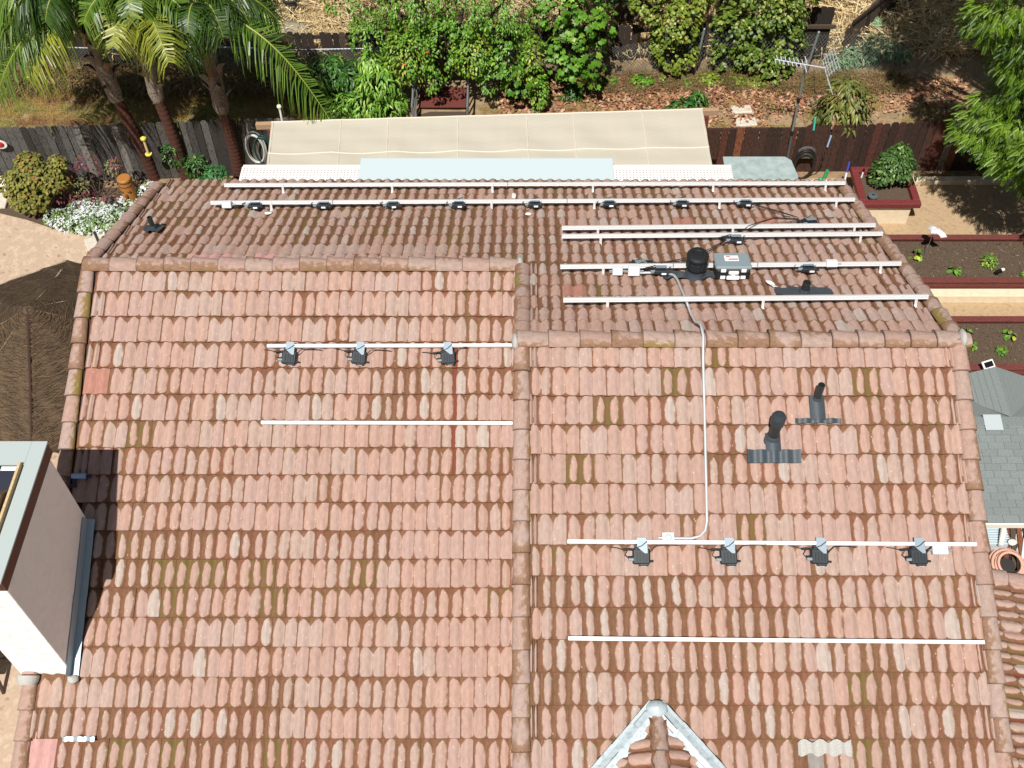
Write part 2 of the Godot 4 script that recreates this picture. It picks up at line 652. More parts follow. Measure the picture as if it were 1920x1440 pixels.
	for cell in 16:
		var t1: Color = pinks[r.randi() % 7] * 0.95
		var stain := r.randf_range(-0.05, 0.3)
		var moss := 0.9 if cell % 5 == 4 else r.randf_range(0.0, 0.35)
		var ox := cell * 97.0 + 5000.0
		var from_left := r.randf() < 0.25
		for py in 64:
			for px in 64:
				var u := px / 64.0
				var ne := edge.get_noise_2d(px * 1.3 + ox, py * 1.3)
				var nf := fine.get_noise_2d(px * 1.5 + ox, py * 1.5)
				var q := (1.0 - u) if not from_left else u
				var lit := clampf((q - stain - 0.05 + ne * 0.25) * 6.0, 0.0, 1.0)
				if cell % 8 == 7:
					lit *= clampf((0.42 - absf(py / 64.0 - 0.5) - absf(u - 0.5) * 0.4 + ne * 0.2) * 5.0, 0.0, 1.0)
				var wet := Color(.55, .43, .345).lerp(Color(.46, .345, .265), clampf(0.4 + nf * 0.6 + ne, 0.0, 1.0))
				wet = wet.lerp(Color(.50, .44, .20), clampf((moss - 0.4 + ne) * 2.0, 0.0, 1.0) * 0.9)
				var c := wet.lerp(t1 * (1.0 + nf * 0.08 + ne * 0.08), lit)
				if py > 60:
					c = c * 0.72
				var o := (((cell / 4) * 64 + py) * rs + (cell % 4) * 64 + px) * 3
				rd[o] = int(clampf(c.r, 0, 1) * 255.0)
				rd[o + 1] = int(clampf(c.g, 0, 1) * 255.0)
				rd[o + 2] = int(clampf(c.b, 0, 1) * 255.0)
	var m2 := StandardMaterial3D.new()
	m2.albedo_texture = ImageTexture.create_from_image(Image.create_from_data(rs, rs, false, Image.FORMAT_RGB8, rd))
	m2.roughness = 0.88
	mats["ridge_tile"] = m2

# local axes: x across (0..TW), y away from the deck, z down the slope (butt at 0, head at -TLEN)
func build_tile_meshes() -> void:
	var us := [0.0, 0.07, 0.16, 0.28, 0.39, 0.48, 0.56, 0.64, 0.72, 0.81, 0.89, 0.95, 1.0, 1.04]
	for cell in CELLS * CELLS:
		var mb := MB.new()
		var cx := float(cell % CELLS)
		var cy := float(cell / CELLS)
		var p := PackedVector3Array()
		var uv := PackedVector2Array()
		for row in 2:
			for u in us:
				var y: float = hump(u) + (0.011 if u > 0.99 else 0.0)
				p.append(Vector3(u * TW, y + (0.012 if row == 0 else -0.018), 0.0 if row == 0 else -TLEN))
				uv.append(Vector2((cx + clampf(u, 0.01, 0.985)) / CELLS, (cy + (0.985 if row == 0 else 0.015)) / CELLS))
		mb.surf(2, us.size(), p, uv)
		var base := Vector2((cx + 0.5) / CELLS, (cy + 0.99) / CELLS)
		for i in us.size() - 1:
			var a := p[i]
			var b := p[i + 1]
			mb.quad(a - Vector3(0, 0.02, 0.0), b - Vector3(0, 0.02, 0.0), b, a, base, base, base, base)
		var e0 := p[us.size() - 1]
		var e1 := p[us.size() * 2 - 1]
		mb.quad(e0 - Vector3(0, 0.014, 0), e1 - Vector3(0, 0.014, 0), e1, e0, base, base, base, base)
		tile_meshes.append(mb.mesh())
	for cell in 16:
		var mb := MB.new()
		var p := PackedVector3Array()
		var uv := PackedVector2Array()
		for row in 2:
			for k in 11:
				var g := PI * k / 10.0
				var rr := 0.104 if row == 0 else 0.084
				p.append(Vector3(-cos(g) * rr, sin(g) * rr * 0.68 + (0.014 if row == 0 else -0.012), 0.0 if row == 0 else -0.42))
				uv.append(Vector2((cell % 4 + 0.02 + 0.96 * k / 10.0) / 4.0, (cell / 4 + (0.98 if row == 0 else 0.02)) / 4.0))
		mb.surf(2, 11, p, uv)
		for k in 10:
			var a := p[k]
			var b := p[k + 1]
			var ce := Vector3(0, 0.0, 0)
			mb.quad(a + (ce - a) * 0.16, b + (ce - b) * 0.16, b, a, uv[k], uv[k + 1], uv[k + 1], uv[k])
		ridge_meshes.append(mb.mesh())

func pick_tile(stain: float) -> int:
	var q := clampf(stain + rf(-0.2, 0.2), 0.0, 1.0)
	if q < 0.33:
		return rng.randi_range(0, 15)
	if q < 0.68:
		return rng.randi_range(16, 39)
	if rng.randf() < 0.1:
		return rng.randi_range(56, 58)
	return rng.randi_range(40, 55)

# one entry per tile: [transform, look, slope index]
func slope_tiles(out: Array, which: int, x0: float, x1: float, d0: float, rows: int, expo: float, seam: float, tw: float) -> void:
	var patchy := FastNoiseLite.new()
	patchy.seed = 40 + which
	patchy.frequency = 0.45
	for i in rows:
		var d: float = d0 + expo * i
		var s := seam + (tw * 0.5 if i % 2 == 1 else 0.0)
		var xs := x0 - 0.2 if which == 0 and d > 5.4 else x0
		var k0 := int(floor((xs - s) / tw))
		var k1 := int(ceil((x1 - s) / tw))
		for k in range(k0, k1):
			var a := maxf(s + k * tw, xs)
			var b := minf(s + (k + 1) * tw, x1)
			if b - a < 0.045:
				continue
			var st := 0.43 + patchy.get_noise_2d(a, d) * 0.5
			var look := -1
			if which == 0:
				st -= 0.12
				if d > 3.9 and a < -3.0: st += 0.35
				if d < 1.2: st -= 0.15
			elif which == 1:
				st += (0.2 if d > 2.8 else -0.1)
				if d < 0.6: st -= 0.3
			else:
				st += 0.3
				if which == 3 and d < -1.4: st -= 0.45
				if which == 2 and d < 0.7 and a > -4.6 and a < -1.2: st -= 0.7
			look = pick_tile(st)
			if which == 2 and d < 0.5 and a > -4.6 and a < -1.3 and rng.randf() < 0.55:
				look = 61
			if ((which == 0 and d > 3.7 and d < 5.4 and a < -1.8) or (which == 1 and d < 2.0 and rng.randf() < 0.5)) and rng.randf() < 0.14:
				look = rng.randi_range(56, 58)
			if which == 0 and d > 1.3 and d < 2.95:
				if absf(a + 0.958) < 0.04:
					look = 63
				elif absf(a + 1.112) < 0.04:
					look = 59
			if which == 0:
				if i == 4 and a < -5.6: look = 60
				if i == 17 and a < -5.6: look = 61
			elif which == 1:
				if (i == 6 and absf(a - 4.05) < 0.12) or (i == 13 and absf(a - 2.9) < 0.16): look = 62
			elif which == 3:
				if absf(d + 0.85) < 0.18 and absf(a - 0.45) < 0.16: look = 60
			elif which == 2:
				if absf(d - 1.72) < 0.18 and (absf(a - 2.2) < 0.16 or absf(a - 3.5) < 0.16): look = 60
			var p: Vector3
			var bs: Basis
			var cut := (b - a) / tw
			var jit := rf(-0.004, 0.004)
			var tilt := 0.055 + rf(-0.008, 0.008)
			if which < 2:
				p = lf(a, d, -0.022 + jit) if which == 0 else rt(a, d, -0.022 + jit)
				bs = Basis(Vector3.RIGHT, n_front, down_front)
			else:
				p = bk(b, d, -0.022 + jit)
				bs = Basis(Vector3.LEFT, n_back, down_back)
			bs = bs * Basis(Vector3.RIGHT, -tilt + 0.05) * Basis(Vector3.UP, rf(-0.012, 0.012))
			if i == 0 and which != 3:
				bs = bs * Basis.from_scale(Vector3(1, 1, 0.84))
			bs = bs * Basis.from_scale(Vector3(cut * tw / TW, 1, 1)) if cut < 0.98 or absf(tw - TW) > 0.001 else bs
			out.append([Transform3D(bs, p), look, which])

func slab_on(mb: MB, o: Vector3, b: Basis, x0: float, x1: float, z0: float, z1: float, top: float, thick: float) -> void:
	mb.box(o + b * Vector3((x0 + x1) * 0.5, top - thick * 0.5, (z0 + z1) * 0.5), Vector3(x1 - x0, thick, absf(z1 - z0)), 0.0, b)

func build_house() -> void:
	build_tile_meshes()
	var h := thing("house", "tiled house whose pink and brown stained roof fills the picture", "house")
	# walls
	var mb := MB.new()
	mb.xf = Transform3D(Basis(Vector3(0, 0, 1), Vector3.UP, Vector3(-1, 0, 0)), Vector3.ZERO)
	var side := func(z0: float, z1: float, ridge: Vector3) -> PackedVector2Array:
		var t := 0.4167
		var top: float = ridge.y - 0.16
		return PackedVector2Array([Vector2(z0, 0), Vector2(z1, 0), Vector2(z1, top - (z1 - ridge.z) * t), Vector2(ridge.z, top), Vector2(z0, top - (ridge.z - z0) * t)])
	mb.prism(side.call(-13.0, -3.9, left_ridge), 5.4, 5.6)
	part("gable_wall", mb, "stucco_cream", h)
	mb = MB.new()
	mb.xf = Transform3D(Basis(Vector3(0, 0, 1), Vector3.UP, Vector3(-1, 0, 0)), Vector3.ZERO)
	mb.prism(side.call(-13.0, -3.5, right_ridge), -0.02, -0.2)
	part("gable_wall", mb, "stucco_cream", h)
	mb = MB.new()
	mb.xf = Transform3D(Basis(Vector3(0, 0, 1), Vector3.UP, Vector3(-1, 0, 0)), Vector3.ZERO)
	mb.prism(side.call(-13.0, -3.5, right_ridge), -4.6, -4.8)
	part("gable_wall", mb, "stucco_cream", h)
	mb = MB.new()
	mb.box(Vector3(-0.4, 1.9, -12.92), Vector3(10.0, 3.8, 0.16))
	part("wall", mb, "stucco_cream", h)
	mb = MB.new()
	mb.box(Vector3(-2.7, 1.15, -3.98), Vector3(5.4, 2.3, 0.16))
	part("wall", mb, "stucco_cream", h)
	mb = MB.new()
	mb.box(Vector3(2.4, 1.9, -3.58), Vector3(4.4, 3.8, 0.16))
	part("wall", mb, "stucco_cream", h)
	# decks under the tiles
	var decks := []
	mb = MB.new()
	slab_on(mb, left_ridge, b_front, -5.93, -0.06, 0.02, 5.3, -0.045, 0.07)
	slab_on(mb, left_ridge, b_front, -6.07, -0.06, 5.3, 7.35, -0.045, 0.07)
	decks.append(part("roof_slope", mb, "deck", h))
	mb = MB.new()
	slab_on(mb, right_ridge, b_front, -0.12, 5.06, 0.02, 5.75, -0.045, 0.07)
	decks.append(part("roof_slope", mb, "deck", h))
	mb = MB.new()
	slab_on(mb, left_ridge, Basis(Vector3.LEFT, n_back, down_back), -5.06, 5.98, 0.0, 3.42, -0.045, 0.07)
	decks.append(part("roof_slope", mb, "deck", h))
	mb = MB.new()
	slab_on(mb, left_ridge, Basis(Vector3.LEFT, n_back, down_back), -5.06, 0.12, -2.19, -0.003, -0.047, 0.07)
	decks.append(part("roof_slope", mb, "deck", h))
	var fas := MB.new()
	fas.box(bk(-0.46, 3.45, -0.12), Vector3(11.0, 0.16, 0.03))
	part("fascia", fas, "fascia_brown", h)
	# tiles, nearest 300 one by one, the others joined slope by slope
	var all := []
	slope_tiles(all, 0, -5.74, -0.09, 0.39, 20, EXPO, -0.65 - 0.154, TW)
	slope_tiles(all, 1, 0.02, 4.91, 0.35, 16, 0.338, 0.11, 0.313)
	slope_tiles(all, 2, -5.74, 4.9, 0.32, 10, 0.346, 0.0, 0.306)
	slope_tiles(all, 3, 0.04, 4.9, -1.756, 6, 0.346, 0.0, 0.306)
	var cam := Vector3(0, 15.6, 0)
	# the stretch under the little porch gable needs no tiles
	var kept := []
	for e in all:
		var p: Vector3 = e[0].origin
		if e[2] == 1 and p.z > -4.26 and absf(p.x + 0.15 - 1.36) < (p.z + 4.26) - 0.1:
			continue
		if e[2] == 0 and p.x < -5.4 and p.z > -7.1 and p.z < -5.15 and p.x + 0.25 < -5.4:
			continue
		kept.append(e)
	# a tile counts as in view when it falls inside the photograph
	var order := []
	for i in kept.size():
		var p: Vector3 = kept[i][0].origin
		var q := Vector3(0, -sin(0.90303), -cos(0.90303))
		var dist := (p - cam).dot(q)
		var low := (p - cam).dot(Vector3(0, -cos(0.90303), sin(0.90303))) / dist
		order.append([dist if low < 0.355 else 99.0, i])
	order.sort_custom(func(a, b): return a[0] < b[0])
	var joined := [MB.new(), MB.new(), MB.new(), MB.new()]
	var single := {}
	for i in 300:
		single[order[i][1]] = true
	for i in kept.size():
		var e: Array = kept[i]
		var sl: int = e[2]
		if single.has(i):
			var o := part("tile", tile_meshes[e[1]], "tile", decks[sl])
			o.transform = e[0]
		else:
			join(joined[sl], tile_meshes[e[1]], e[0])
	for sl in 4:
		if joined[sl].v.size() > 0:
			part("tile_field", joined[sl], "tile", decks[sl], "stuff")
	# ridges: barrels laid along x
	var lay := func(called: String, p: Vector3, b: Basis, look: int) -> void:
		var o := part(called, ridge_meshes[look], "ridge_tile", h)
		o.transform = Transform3D(Basis(Vector3.UP, rf(-0.02, 0.02)) * b, p + Vector3(0, rf(-0.004, 0.004), 0))
	var b_ridge := Basis(Vector3(0, 0, 1), Vector3.UP, Vector3(-1, 0, 0)) * Basis.from_scale(Vector3(1.22, 1.2, 1.0))
	var x := -5.9
	while x < -0.2:
		lay.call("ridge_tile", Vector3(x, left_ridge.y - 0.02, left_ridge.z), b_ridge, rng.randi() % 16)
		x += 0.36
	x = -0.12
	while x < 4.9:
		lay.call("ridge_tile", Vector3(x, right_ridge.y - 0.02, right_ridge.z), b_ridge, rng.randi() % 16)
		x += 0.363 if x < 3.4 else 0.3
	# rakes: barrels laid down the slope
	for i in 20:
		var wide := -5.87 if i < 13 else -5.99
		if i >= 11 and i <= 13:
			continue
		lay.call("rake_tile", lf(wide + 0.02, 0.42 + 0.352 * i, -0.015), b_front, rng.randi() % 16)
	for i in 15:
		lay.call("rake_tile", rt(-0.06, 0.40 + 0.345 * i, -0.015), b_front, rng.randi() % 16)
		lay.call("rake_tile", rt(4.98, 0.40 + 0.345 * i, -0.015), b_front, rng.randi() % 16)
	var b_back := Basis(Vector3.LEFT, n_back, down_back)
	for i in 9:
		lay.call("rake_tile", bk(-5.87, 0.42 + 0.348 * i, -0.015), b_back, rng.randi() % 16)
	for i in 16:
		lay.call("rake_tile", bk(5.0, -1.86 + 0.348 * i, -0.015), b_back, rng.randi() % 16)
	for i in 6:
		lay.call("rake_tile", bk(-0.06, -1.86 + 0.348 * i, -0.015), b_back, rng.randi() % 16)
	# mortar at the ends
	for e in [Vector3(-0.09, 5.14, -10.3), Vector3(5.03, 6.02, -8.24), Vector3(-0.13, 6.0, -8.2)]:
		mb = MB.new()
		mb.ball(e, Vector3(0.05, 0.085, 0.115), 10, 6, 0.1, e.x)
		part("mortar", mb, "mortar", h)
	# the little porch gable at the bottom of the right slope
	build_porch_gable(h)

func join(mb: MB, m: ArrayMesh, x: Transform3D) -> void:
	var ar := m.surface_get_arrays(0)
	var o := mb.v.size()
	var nb := x.basis.inverse().transposed()
	for p in ar[Mesh.ARRAY_VERTEX]:
		mb.v.append(x * p)
	for q in ar[Mesh.ARRAY_NORMAL]:
		mb.n.append((nb * q).normalized())
	mb.t.append_array(ar[Mesh.ARRAY_TEX_UV])
	mb.c.append_array(ar[Mesh.ARRAY_COLOR])
	for i in ar[Mesh.ARRAY_INDEX]:
		mb.ix.append(o + i)

func build_porch_gable(h: Node3D) -> void:
	var apex := rt(1.36, 4.12, 0.03)
	var s := 0.4167
	var g := MB.new()
	for sg in [-1.0, 1.0]:
		var a := apex
		var b := apex + Vector3(0, 0, 1.7)
		var c := apex + Vector3(sg * 1.7, -1.7 * s, 1.7)
		if sg > 0:
			g.tri(a, b, c)
		else:
			g.tri(a, c, b)
	var deck := part("porch_gable", g, "deck", h)
	var x_out := Vector3(cos(SLOPE), -sin(SLOPE), 0)
	for sg in [-1.0, 1.0]:
		var down := Vector3(sg * cos(SLOPE), -sin(SLOPE), 0)
		var nrm := Vector3(sg * sin(SLOPE), cos(SLOPE), 0)
		var b := Basis(nrm.cross(down), nrm, down)
		for i in 4:
			for k in 6:
				var out := 0.32 + 0.34 * i
				var z := 0.25 + 0.308 * k
				if z < out * cos(SLOPE) - 0.06:
					continue
				var p := apex + Vector3(0, 0, z + (-0.154 if sg < 0 else 0.154)) + down * out + nrm * 0.02
				var o := part("tile", tile_meshes[rng.randi_range(24, 50)], "tile", deck)
				o.transform = Transform3D(b, p)
		# folded white flashing down the valley
		var f := MB.new()
		var along := Vector3(sg * 1.0, -s, 1.0).normalized()
		var side := Vector3(sg * 1.0, 0.0, -1.0).normalized()
		var n_up := side.cross(along) * (1.0 if side.cross(along).y > 0 else -1.0)
		var st := apex + n_up * 0.045 - along * 0.03
		for seg in 5:
			var l0 := seg * 0.3
			var l1 := l0 + 0.31
			var lift := 0.006 * (seg % 2)
			for pp in [[0.0, 0.07, 0.05, 0.028], [0.07, 0.11, 0.028, 0.028], [-0.055, 0.0, 0.028, 0.05], [-0.10, -0.055, 0.012, 0.024]]:
				var w0: float = pp[0] + rf(-0.006, 0.006)
				var w1: float = pp[1] + rf(-0.006, 0.006)
				var p0: Vector3 = st + along * l0 + side * w0 + n_up * (pp[2] + lift)
				var p1: Vector3 = st + along * l0 + side * w1 + n_up * (pp[3] + lift)
				var p2: Vector3 = st + along * l1 + side * w1 + n_up * (pp[3] + lift)
				var p3: Vector3 = st + along * l1 + side * w0 + n_up * (pp[2] + lift)
				f.quad_out(p0, p1, p2, p3, n_up)
		part("valley_flashing", f, "flashing_white", h)
	var cap := MB.new()
	cap.ball(apex + Vector3(0, 0.05, 0.0), Vector3(0.12, 0.07, 0.1), 10, 6, 0.1)
	part("valley_flashing", cap, "flashing_white", h)
	for i in 4:
		var o := part("ridge_tile", ridge_meshes[[0, 1, 6, 8][i]], "ridge_tile", h)
		o.transform = Transform3D(Basis.from_scale(Vector3(0.92, 1.15, 1.0)), apex + Vector3(0, 0.02, 0.46 + 0.35 * i))

# ---------------------------------------------------------------- things on the roof
func build_chimney() -> void:
	var t := thing("chimney", "white stucco chimney stack with a brown capped top at left roof edge", "chimney", Vector3(-5.78, 0, -6.25))
	var mb := MB.new()
	mb.box(Vector3(0, 2.66, 0), Vector3(0.63, 5.32, 1.68), 0.006)
	part("stack", mb, "stucco_white", t)
	mb = MB.new()
	for e in [[Vector3(0.345, 5.385, 0), Vector3(0.03, 0.17, 1.76)], [Vector3(-0.345, 5.385, 0), Vector3(0.03, 0.17, 1.76)], [Vector3(0, 5.385, 0.865), Vector3(0.66, 0.168, 0.03)], [Vector3(0, 5.385, -0.865), Vector3(0.66, 0.168, 0.03)]]:
		mb.box(e[0], e[1], 0.003)
	part("cap_fascia", mb, "fascia_brown", t)
	mb = MB.new()
	mb.box(Vector3(0.275, 5.485, 0), Vector3(0.175, 0.025, 1.79), 0.003)
	mb.box(Vector3(-0.275, 5.485, 0), Vector3(0.175, 0.025, 1.79), 0.003)
	mb.box(Vector3(0, 5.485, -0.735), Vector3(0.374, 0.0246, 0.32), 0.002)
	mb.box(Vector3(0, 5.485, 0.735), Vector3(0.374, 0.0246, 0.32), 0.002)
	part("cap_plate", mb, "cap_white", t)
	mb = MB.new()
	mb.box(Vector3(0, 5.33, 0), Vector3(0.4, 0.02, 1.2))
	part("flue_floor", mb, "soot", t)
	mb = MB.new()
	mb.box(Vector3(0.155, 5.45, 0), Vector3(0.03, 0.2, 1.15), 0.002)
	part("liner_rail", mb, "old_trim", t)
	mb = MB.new()
	mb.xf = Transform3D(Basis(Vector3(0, 0, 1), Vector3.UP, Vector3(-1, 0, 0)), Vector3.ZERO)
	mb.prism(PackedVector2Array([Vector2(-0.24, 5.34), Vector2(0.5, 5.34), Vector2(0.5, 5.62), Vector2(-0.1, 5.62), Vector2(-0.24, 5.5)]), -0.12, 0.2)
	part("flue_hood", mb, "hood_bronze", t)
	# step flashing along the foot, on the roof side
	mb = MB.new()
	var a := lf(-5.44, 3.42, 0.0)
	var b := lf(-5.44, 5.32, 0.0)
	mb.xf = Transform3D(Basis.IDENTITY, -t.position)
	for k in 8:
		var d0 := 3.42 + k * 0.235
		var o := rf(0.0, 0.012)
		mb.quad_out(lf(-5.458 + 0.004, d0, 0.22 + o), lf(-5.454, d0 + 0.245, 0.22 + o), lf(-5.452, d0 + 0.245, -0.02), lf(-5.452, d0, -0.02), Vector3.RIGHT)
		mb.quad_out(lf(-5.452, d0, 0.055 + o), lf(-5.452, d0 + 0.245, 0.055 + o), lf(-5.37, d0 + 0.245, 0.04 + o), lf(-5.37, d0, 0.04 + o), n_front)
	part("flashing", mb, "flashing_blue", t)
	mb = MB.new()
	mb.xf = Transform3D(Basis.IDENTITY, -t.position)
	mb.ball(lf(-5.43, 5.34, 0.05), Vector3(0.07, 0.05, 0.06), 10, 6, 0.15)
	part("mortar", mb, "mortar", t)
	mb = MB.new()
	mb.xf = Transform3D(b_front, lf(-5.97, 5.36, 0.02) - t.position)
	mb.tube([Vector3(0, 0.03, -0.06), Vector3(0, 0.03, 0.0), Vector3(0, 0.03, 0.05)], [0.13, 0.125, 0.1], 12)
	part("mortar", mb, "mortar", t)

func rail(p0: Vector3, p1: Vector3, b: Basis, w: float, hgt: float, feet: Array, joints: Array, label: String, group: String) -> void:
	var mid := (p0 + p1) * 0.5
	var x := (p1 - p0).normalized()
	var y := b.y
	var z := x.cross(y).normalized()
	var bb := Basis(x, z.cross(x).normalized(), z)
	var len := p0.distance_to(p1)
	var t := thing("mounting_rail", label, "solar rail", mid, bb, group)
	var m := MB.new()
	m.box(Vector3(0, 0, 0), Vector3(len, hgt * 0.55, w * 0.8), 0.004)
	m.box(Vector3(0, hgt * 0.4, 0), Vector3(len, hgt * 0.24, w), 0.004)
	m.box(Vector3(0, -hgt * 0.4, 0), Vector3(len, hgt * 0.24, w), 0.004)
	part("bar", m, "aluminium", t)
	for fx in feet:
		m = MB.new()
		m.box(Vector3(fx - mid.x, -0.05, w * 0.5 + 0.004), Vector3(0.034, 0.13, 0.006), 0.001)
		m.box(Vector3(fx - mid.x, -0.112, w * 0.5 + 0.028), Vector3(0.034, 0.006, 0.05), 0.001)
		m.tube([Vector3(fx - mid.x, -0.02, w * 0.5), Vector3(fx - mid.x, -0.02, w * 0.5 + 0.016)], 0.009, 6)
		part("foot", m, "aluminium", t)
	for jx in joints:
		m = MB.new()
		m.box(Vector3(jx - mid.x, 0, 0), Vector3(0.012, hgt + 0.006, w + 0.006))
		part("splice", m, "rail_joint", t)

# built lying in the frame of its slope: x across, y off the roof, z towards the camera side
func make_inverter(at: Vector3, b: Basis, hang: bool, label: String, group: String) -> Node3D:
	var t := thing("microinverter", label, "inverter", at, b, group)
	var m := MB.new()
	if hang:
		var m2 := MB.new()
		m2.xf = Transform3D(Basis(Vector3(1, 0, 0), Vector3(0, 0, 1), Vector3(0, -1, 0)), Vector3(0.0, 0.036, 0.0))
		m2.prism(PackedVector2Array([Vector2(-0.05, -0.05), Vector2(0.045, -0.05), Vector2(0.062, -0.01), Vector2(0.062, 0.12), Vector2(0.03, 0.12), Vector2(-0.05, 0.05)]), -0.003, 0.003)
		m = m2
	else:
		m.box(Vector3(0.0, 0.034, 0.01), Vector3(0.14, 0.005, 0.13), 0.001)
	part("bracket_plate", m, "steel_plate", t)
	m = MB.new()
	var z0 := 0.15 if hang else 0.075
	m.box(Vector3(-0.005, -0.01, z0), Vector3(0.19, 0.05, 0.17 if hang else 0.13), 0.014)
	for k in 4:
		m.box(Vector3(-0.05 + 0.034 * k, 0.018, z0 + 0.01), Vector3(0.012, 0.012, 0.1), 0.002)
	m.box(Vector3(-0.055, 0.0, z0 - 0.1), Vector3(0.045, 0.04, 0.07), 0.006)
	m.box(Vector3(0.02, -0.012, z0 + 0.085), Vector3(0.11, 0.032, 0.04), 0.008)
	part("body", m, "black_plastic", t)
	m = MB.new()
	m.tube([Vector3(-0.08, 0.0, z0 - 0.07), Vector3(-0.13, 0.01, z0 - 0.075), Vector3(-0.2, 0.0, z0 - 0.07)], 0.014, 8)
	m.tube([Vector3(-0.08, 0.0, z0 + 0.01), Vector3(-0.15, 0.0, z0 + 0.015)], 0.016, 8)
	m.tube([Vector3(0.08, -0.01, z0 + 0.05), Vector3(0.125, -0.012, z0 + 0.052)], 0.012, 8)
	part("connector", m, "black_soft", t)
	m = MB.new()
	m.tube([Vector3(-0.15, 0.0, z0 + 0.015), Vector3(-0.185, 0.012, z0 - 0.01), Vector3(-0.16, 0.02, z0 - 0.06), Vector3(-0.09, 0.03, z0 - 0.08), Vector3(0.0, 0.045, z0 - 0.11), Vector3(0.06, 0.045, z0 - 0.16)], 0.005, 6)
	m.tube([Vector3(0.08, 0.0, z0 - 0.03), Vector3(0.11, 0.01, z0 - 0.07), Vector3(0.15, 0.01, z0 - 0.11), Vector3(0.26, 0.0, z0 - 0.125), Vector3(0.4, 0.0, z0 - 0.12)], 0.0055, 6)
	m.tube([Vector3(-0.2, 0.0, z0 - 0.07), Vector3(-0.26, -0.01, z0 - 0.09), Vector3(-0.34, -0.01, z0 - 0.1)], 0.005, 6)
	part("cable", m, "black_soft", t)
	m = MB.new()
	m.box(Vector3(-0.115, 0.0, z0 + 0.035), Vector3(0.06, 0.03, 0.03), 0.004)
	part("plug", m, "grey_plastic", t)
	m = MB.new()
	m.box(Vector3(0.02, -0.006, z0 + 0.1065), Vector3(0.06, 0.024, 0.002))
	part("label_patch", m, "white_label", t)
	return t

func small_box(at: Vector3, b: Basis, size: Vector3, label: String, extra := "") -> void:
	var t := thing("junction_box", label, "junction box", at, b)
	var m := MB.new()
	m.box(Vector3.ZERO, size, 0.006)
	part("box", m, "box_grey", t)
	m = MB.new()
	m.box(Vector3(0, size.y * 0.5 + 0.004, 0), Vector3(size.x * 0.92, 0.008, size.z * 0.92), 0.002)
	part("cover", m, "white_label", t)
	m = MB.new()
	m.tube([Vector3(size.x * 0.5, 0, 0), Vector3(size.x * 0.5 + 0.05, 0, 0)], 0.014, 8)
	m.tube([Vector3(-size.x * 0.5 - 0.04, 0, 0), Vector3(-size.x * 0.5, 0, 0)], 0.012, 8)
	part("gland", m, "grey_plastic" if extra != "logo" else "conduit", t)
	if extra == "logo":
		m = MB.new()
		for k in 2:
			var pts := []
			for i in 13:
				var a := TAU * i / 12.0
				var rr := 0.03 + 0.006 * k
				pts.append(Vector3(cos(a) * rr, size.y * 0.5 + 0.009, sin(a) * rr))
			m.tube(pts, 0.0025, 5)
		m.tube([Vector3(-0.022, size.y * 0.5 + 0.009, -0.012), Vector3(0.0, size.y * 0.5 + 0.009, -0.02), Vector3(0.02, size.y * 0.5 + 0.009, -0.014)], 0.003, 5)
		m.tube([Vector3(-0.02, size.y * 0.5 + 0.009, 0.004), Vector3(0.002, size.y * 0.5 + 0.009, 0.016), Vector3(0.02, size.y * 0.5 + 0.009, 0.018)], 0.003, 5)
		part("emblem", m, "green_print", t)

func pipe_vent(at: Vector3, radius: float, height: float, cap: bool, apron: String, label: String, slope_b: Basis) -> Node3D:
	var t := thing("vent_pipe", label, "vent pipe", at)
	var m := MB.new()
	m.lathe([Vector2(radius, -0.1), Vector2(radius, height), Vector2(radius * 0.8, height), Vector2(radius * 0.8, height - 0.1), Vector2(0.001, height - 0.1)], 16)
	part("pipe", m, "pipe_black", t)
	if cap:
		m = MB.new()
		m.lathe([Vector2(radius * 1.32, height - 0.1), Vector2(radius * 1.36, height + 0.02), Vector2(radius * 1.15, height + 0.045), Vector2(0.7 * radius, height + 0.05), Vector2(0.66 * radius, height + 0.042), Vector2(0.001, height + 0.042)], 20)
		part("cap", m, "pipe_cap", t)
	m = MB.new()
	m.lathe([Vector2(radius * 1.75, -0.05), Vector2(radius * 1.25, 0.09), Vector2(radius * 1.05, 0.11)], 16, false)
	part("boot", m, "lead", t)
	m = MB.new()
	m.xf = Transform3D(slope_b, Vector3.ZERO)
	if apron.begins_with("skirt"):
		# lead dressed down over the pans: a neck below the pipe, then a wide corrugated strip
		var wide := 0.3 if apron == "skirt" else 0.26
		var zb: float = 0.12 if apron == "skirt" else 0.2
		var deep: float = 0.15 if apron == "skirt" else 0.055
		var p := PackedVector3Array()
		for r in 2:
			for k in 9:
				var x := -0.085 + 0.17 * k / 8.0
				p.append(Vector3(x, 0.05 + 0.035 * cos((k - 4) * 0.39), zb + 0.02 if r == 0 else -0.07))
		m.surf(2, 9, p)
		p = PackedVector3Array()
		for r in 2:
			for k in 33:
				var x := -wide + 2.0 * wide * k / 32.0
				p.append(Vector3(x, 0.034 + 0.015 * cos(x * TAU / 0.156 + 0.6 * sin(x * 9.0)) + (0.016 if r == 0 else 0.03), zb + deep if r == 0 else zb))
		m.surf(2, 33, p)
		for k in 32:
			m.quad(p[k] - Vector3(0, 0.02, 0), p[k + 1] - Vector3(0, 0.02, 0), p[k + 1], p[k])
	else:
		var rr := 0.13 if apron == "round" else 0.36
		var p := PackedVector3Array()
		for r in 5:
			for k in 15:
				var x := -rr + 2.0 * rr * k / 14.0
				var z := 0.15 - 0.3 * r / 4.0
				z *= sqrt(maxf(0.05, 1.0 - pow(x / rr, 2.0) * 0.7)) * (1.0 + 0.1 * sin(k * 1.7))
				p.append(Vector3(x, 0.026 + 0.03 * absf(cos(x * PI / 0.154)), z))
		m.surf(5, 15, p)
	part("flashing", m, "lead", t)
	return t

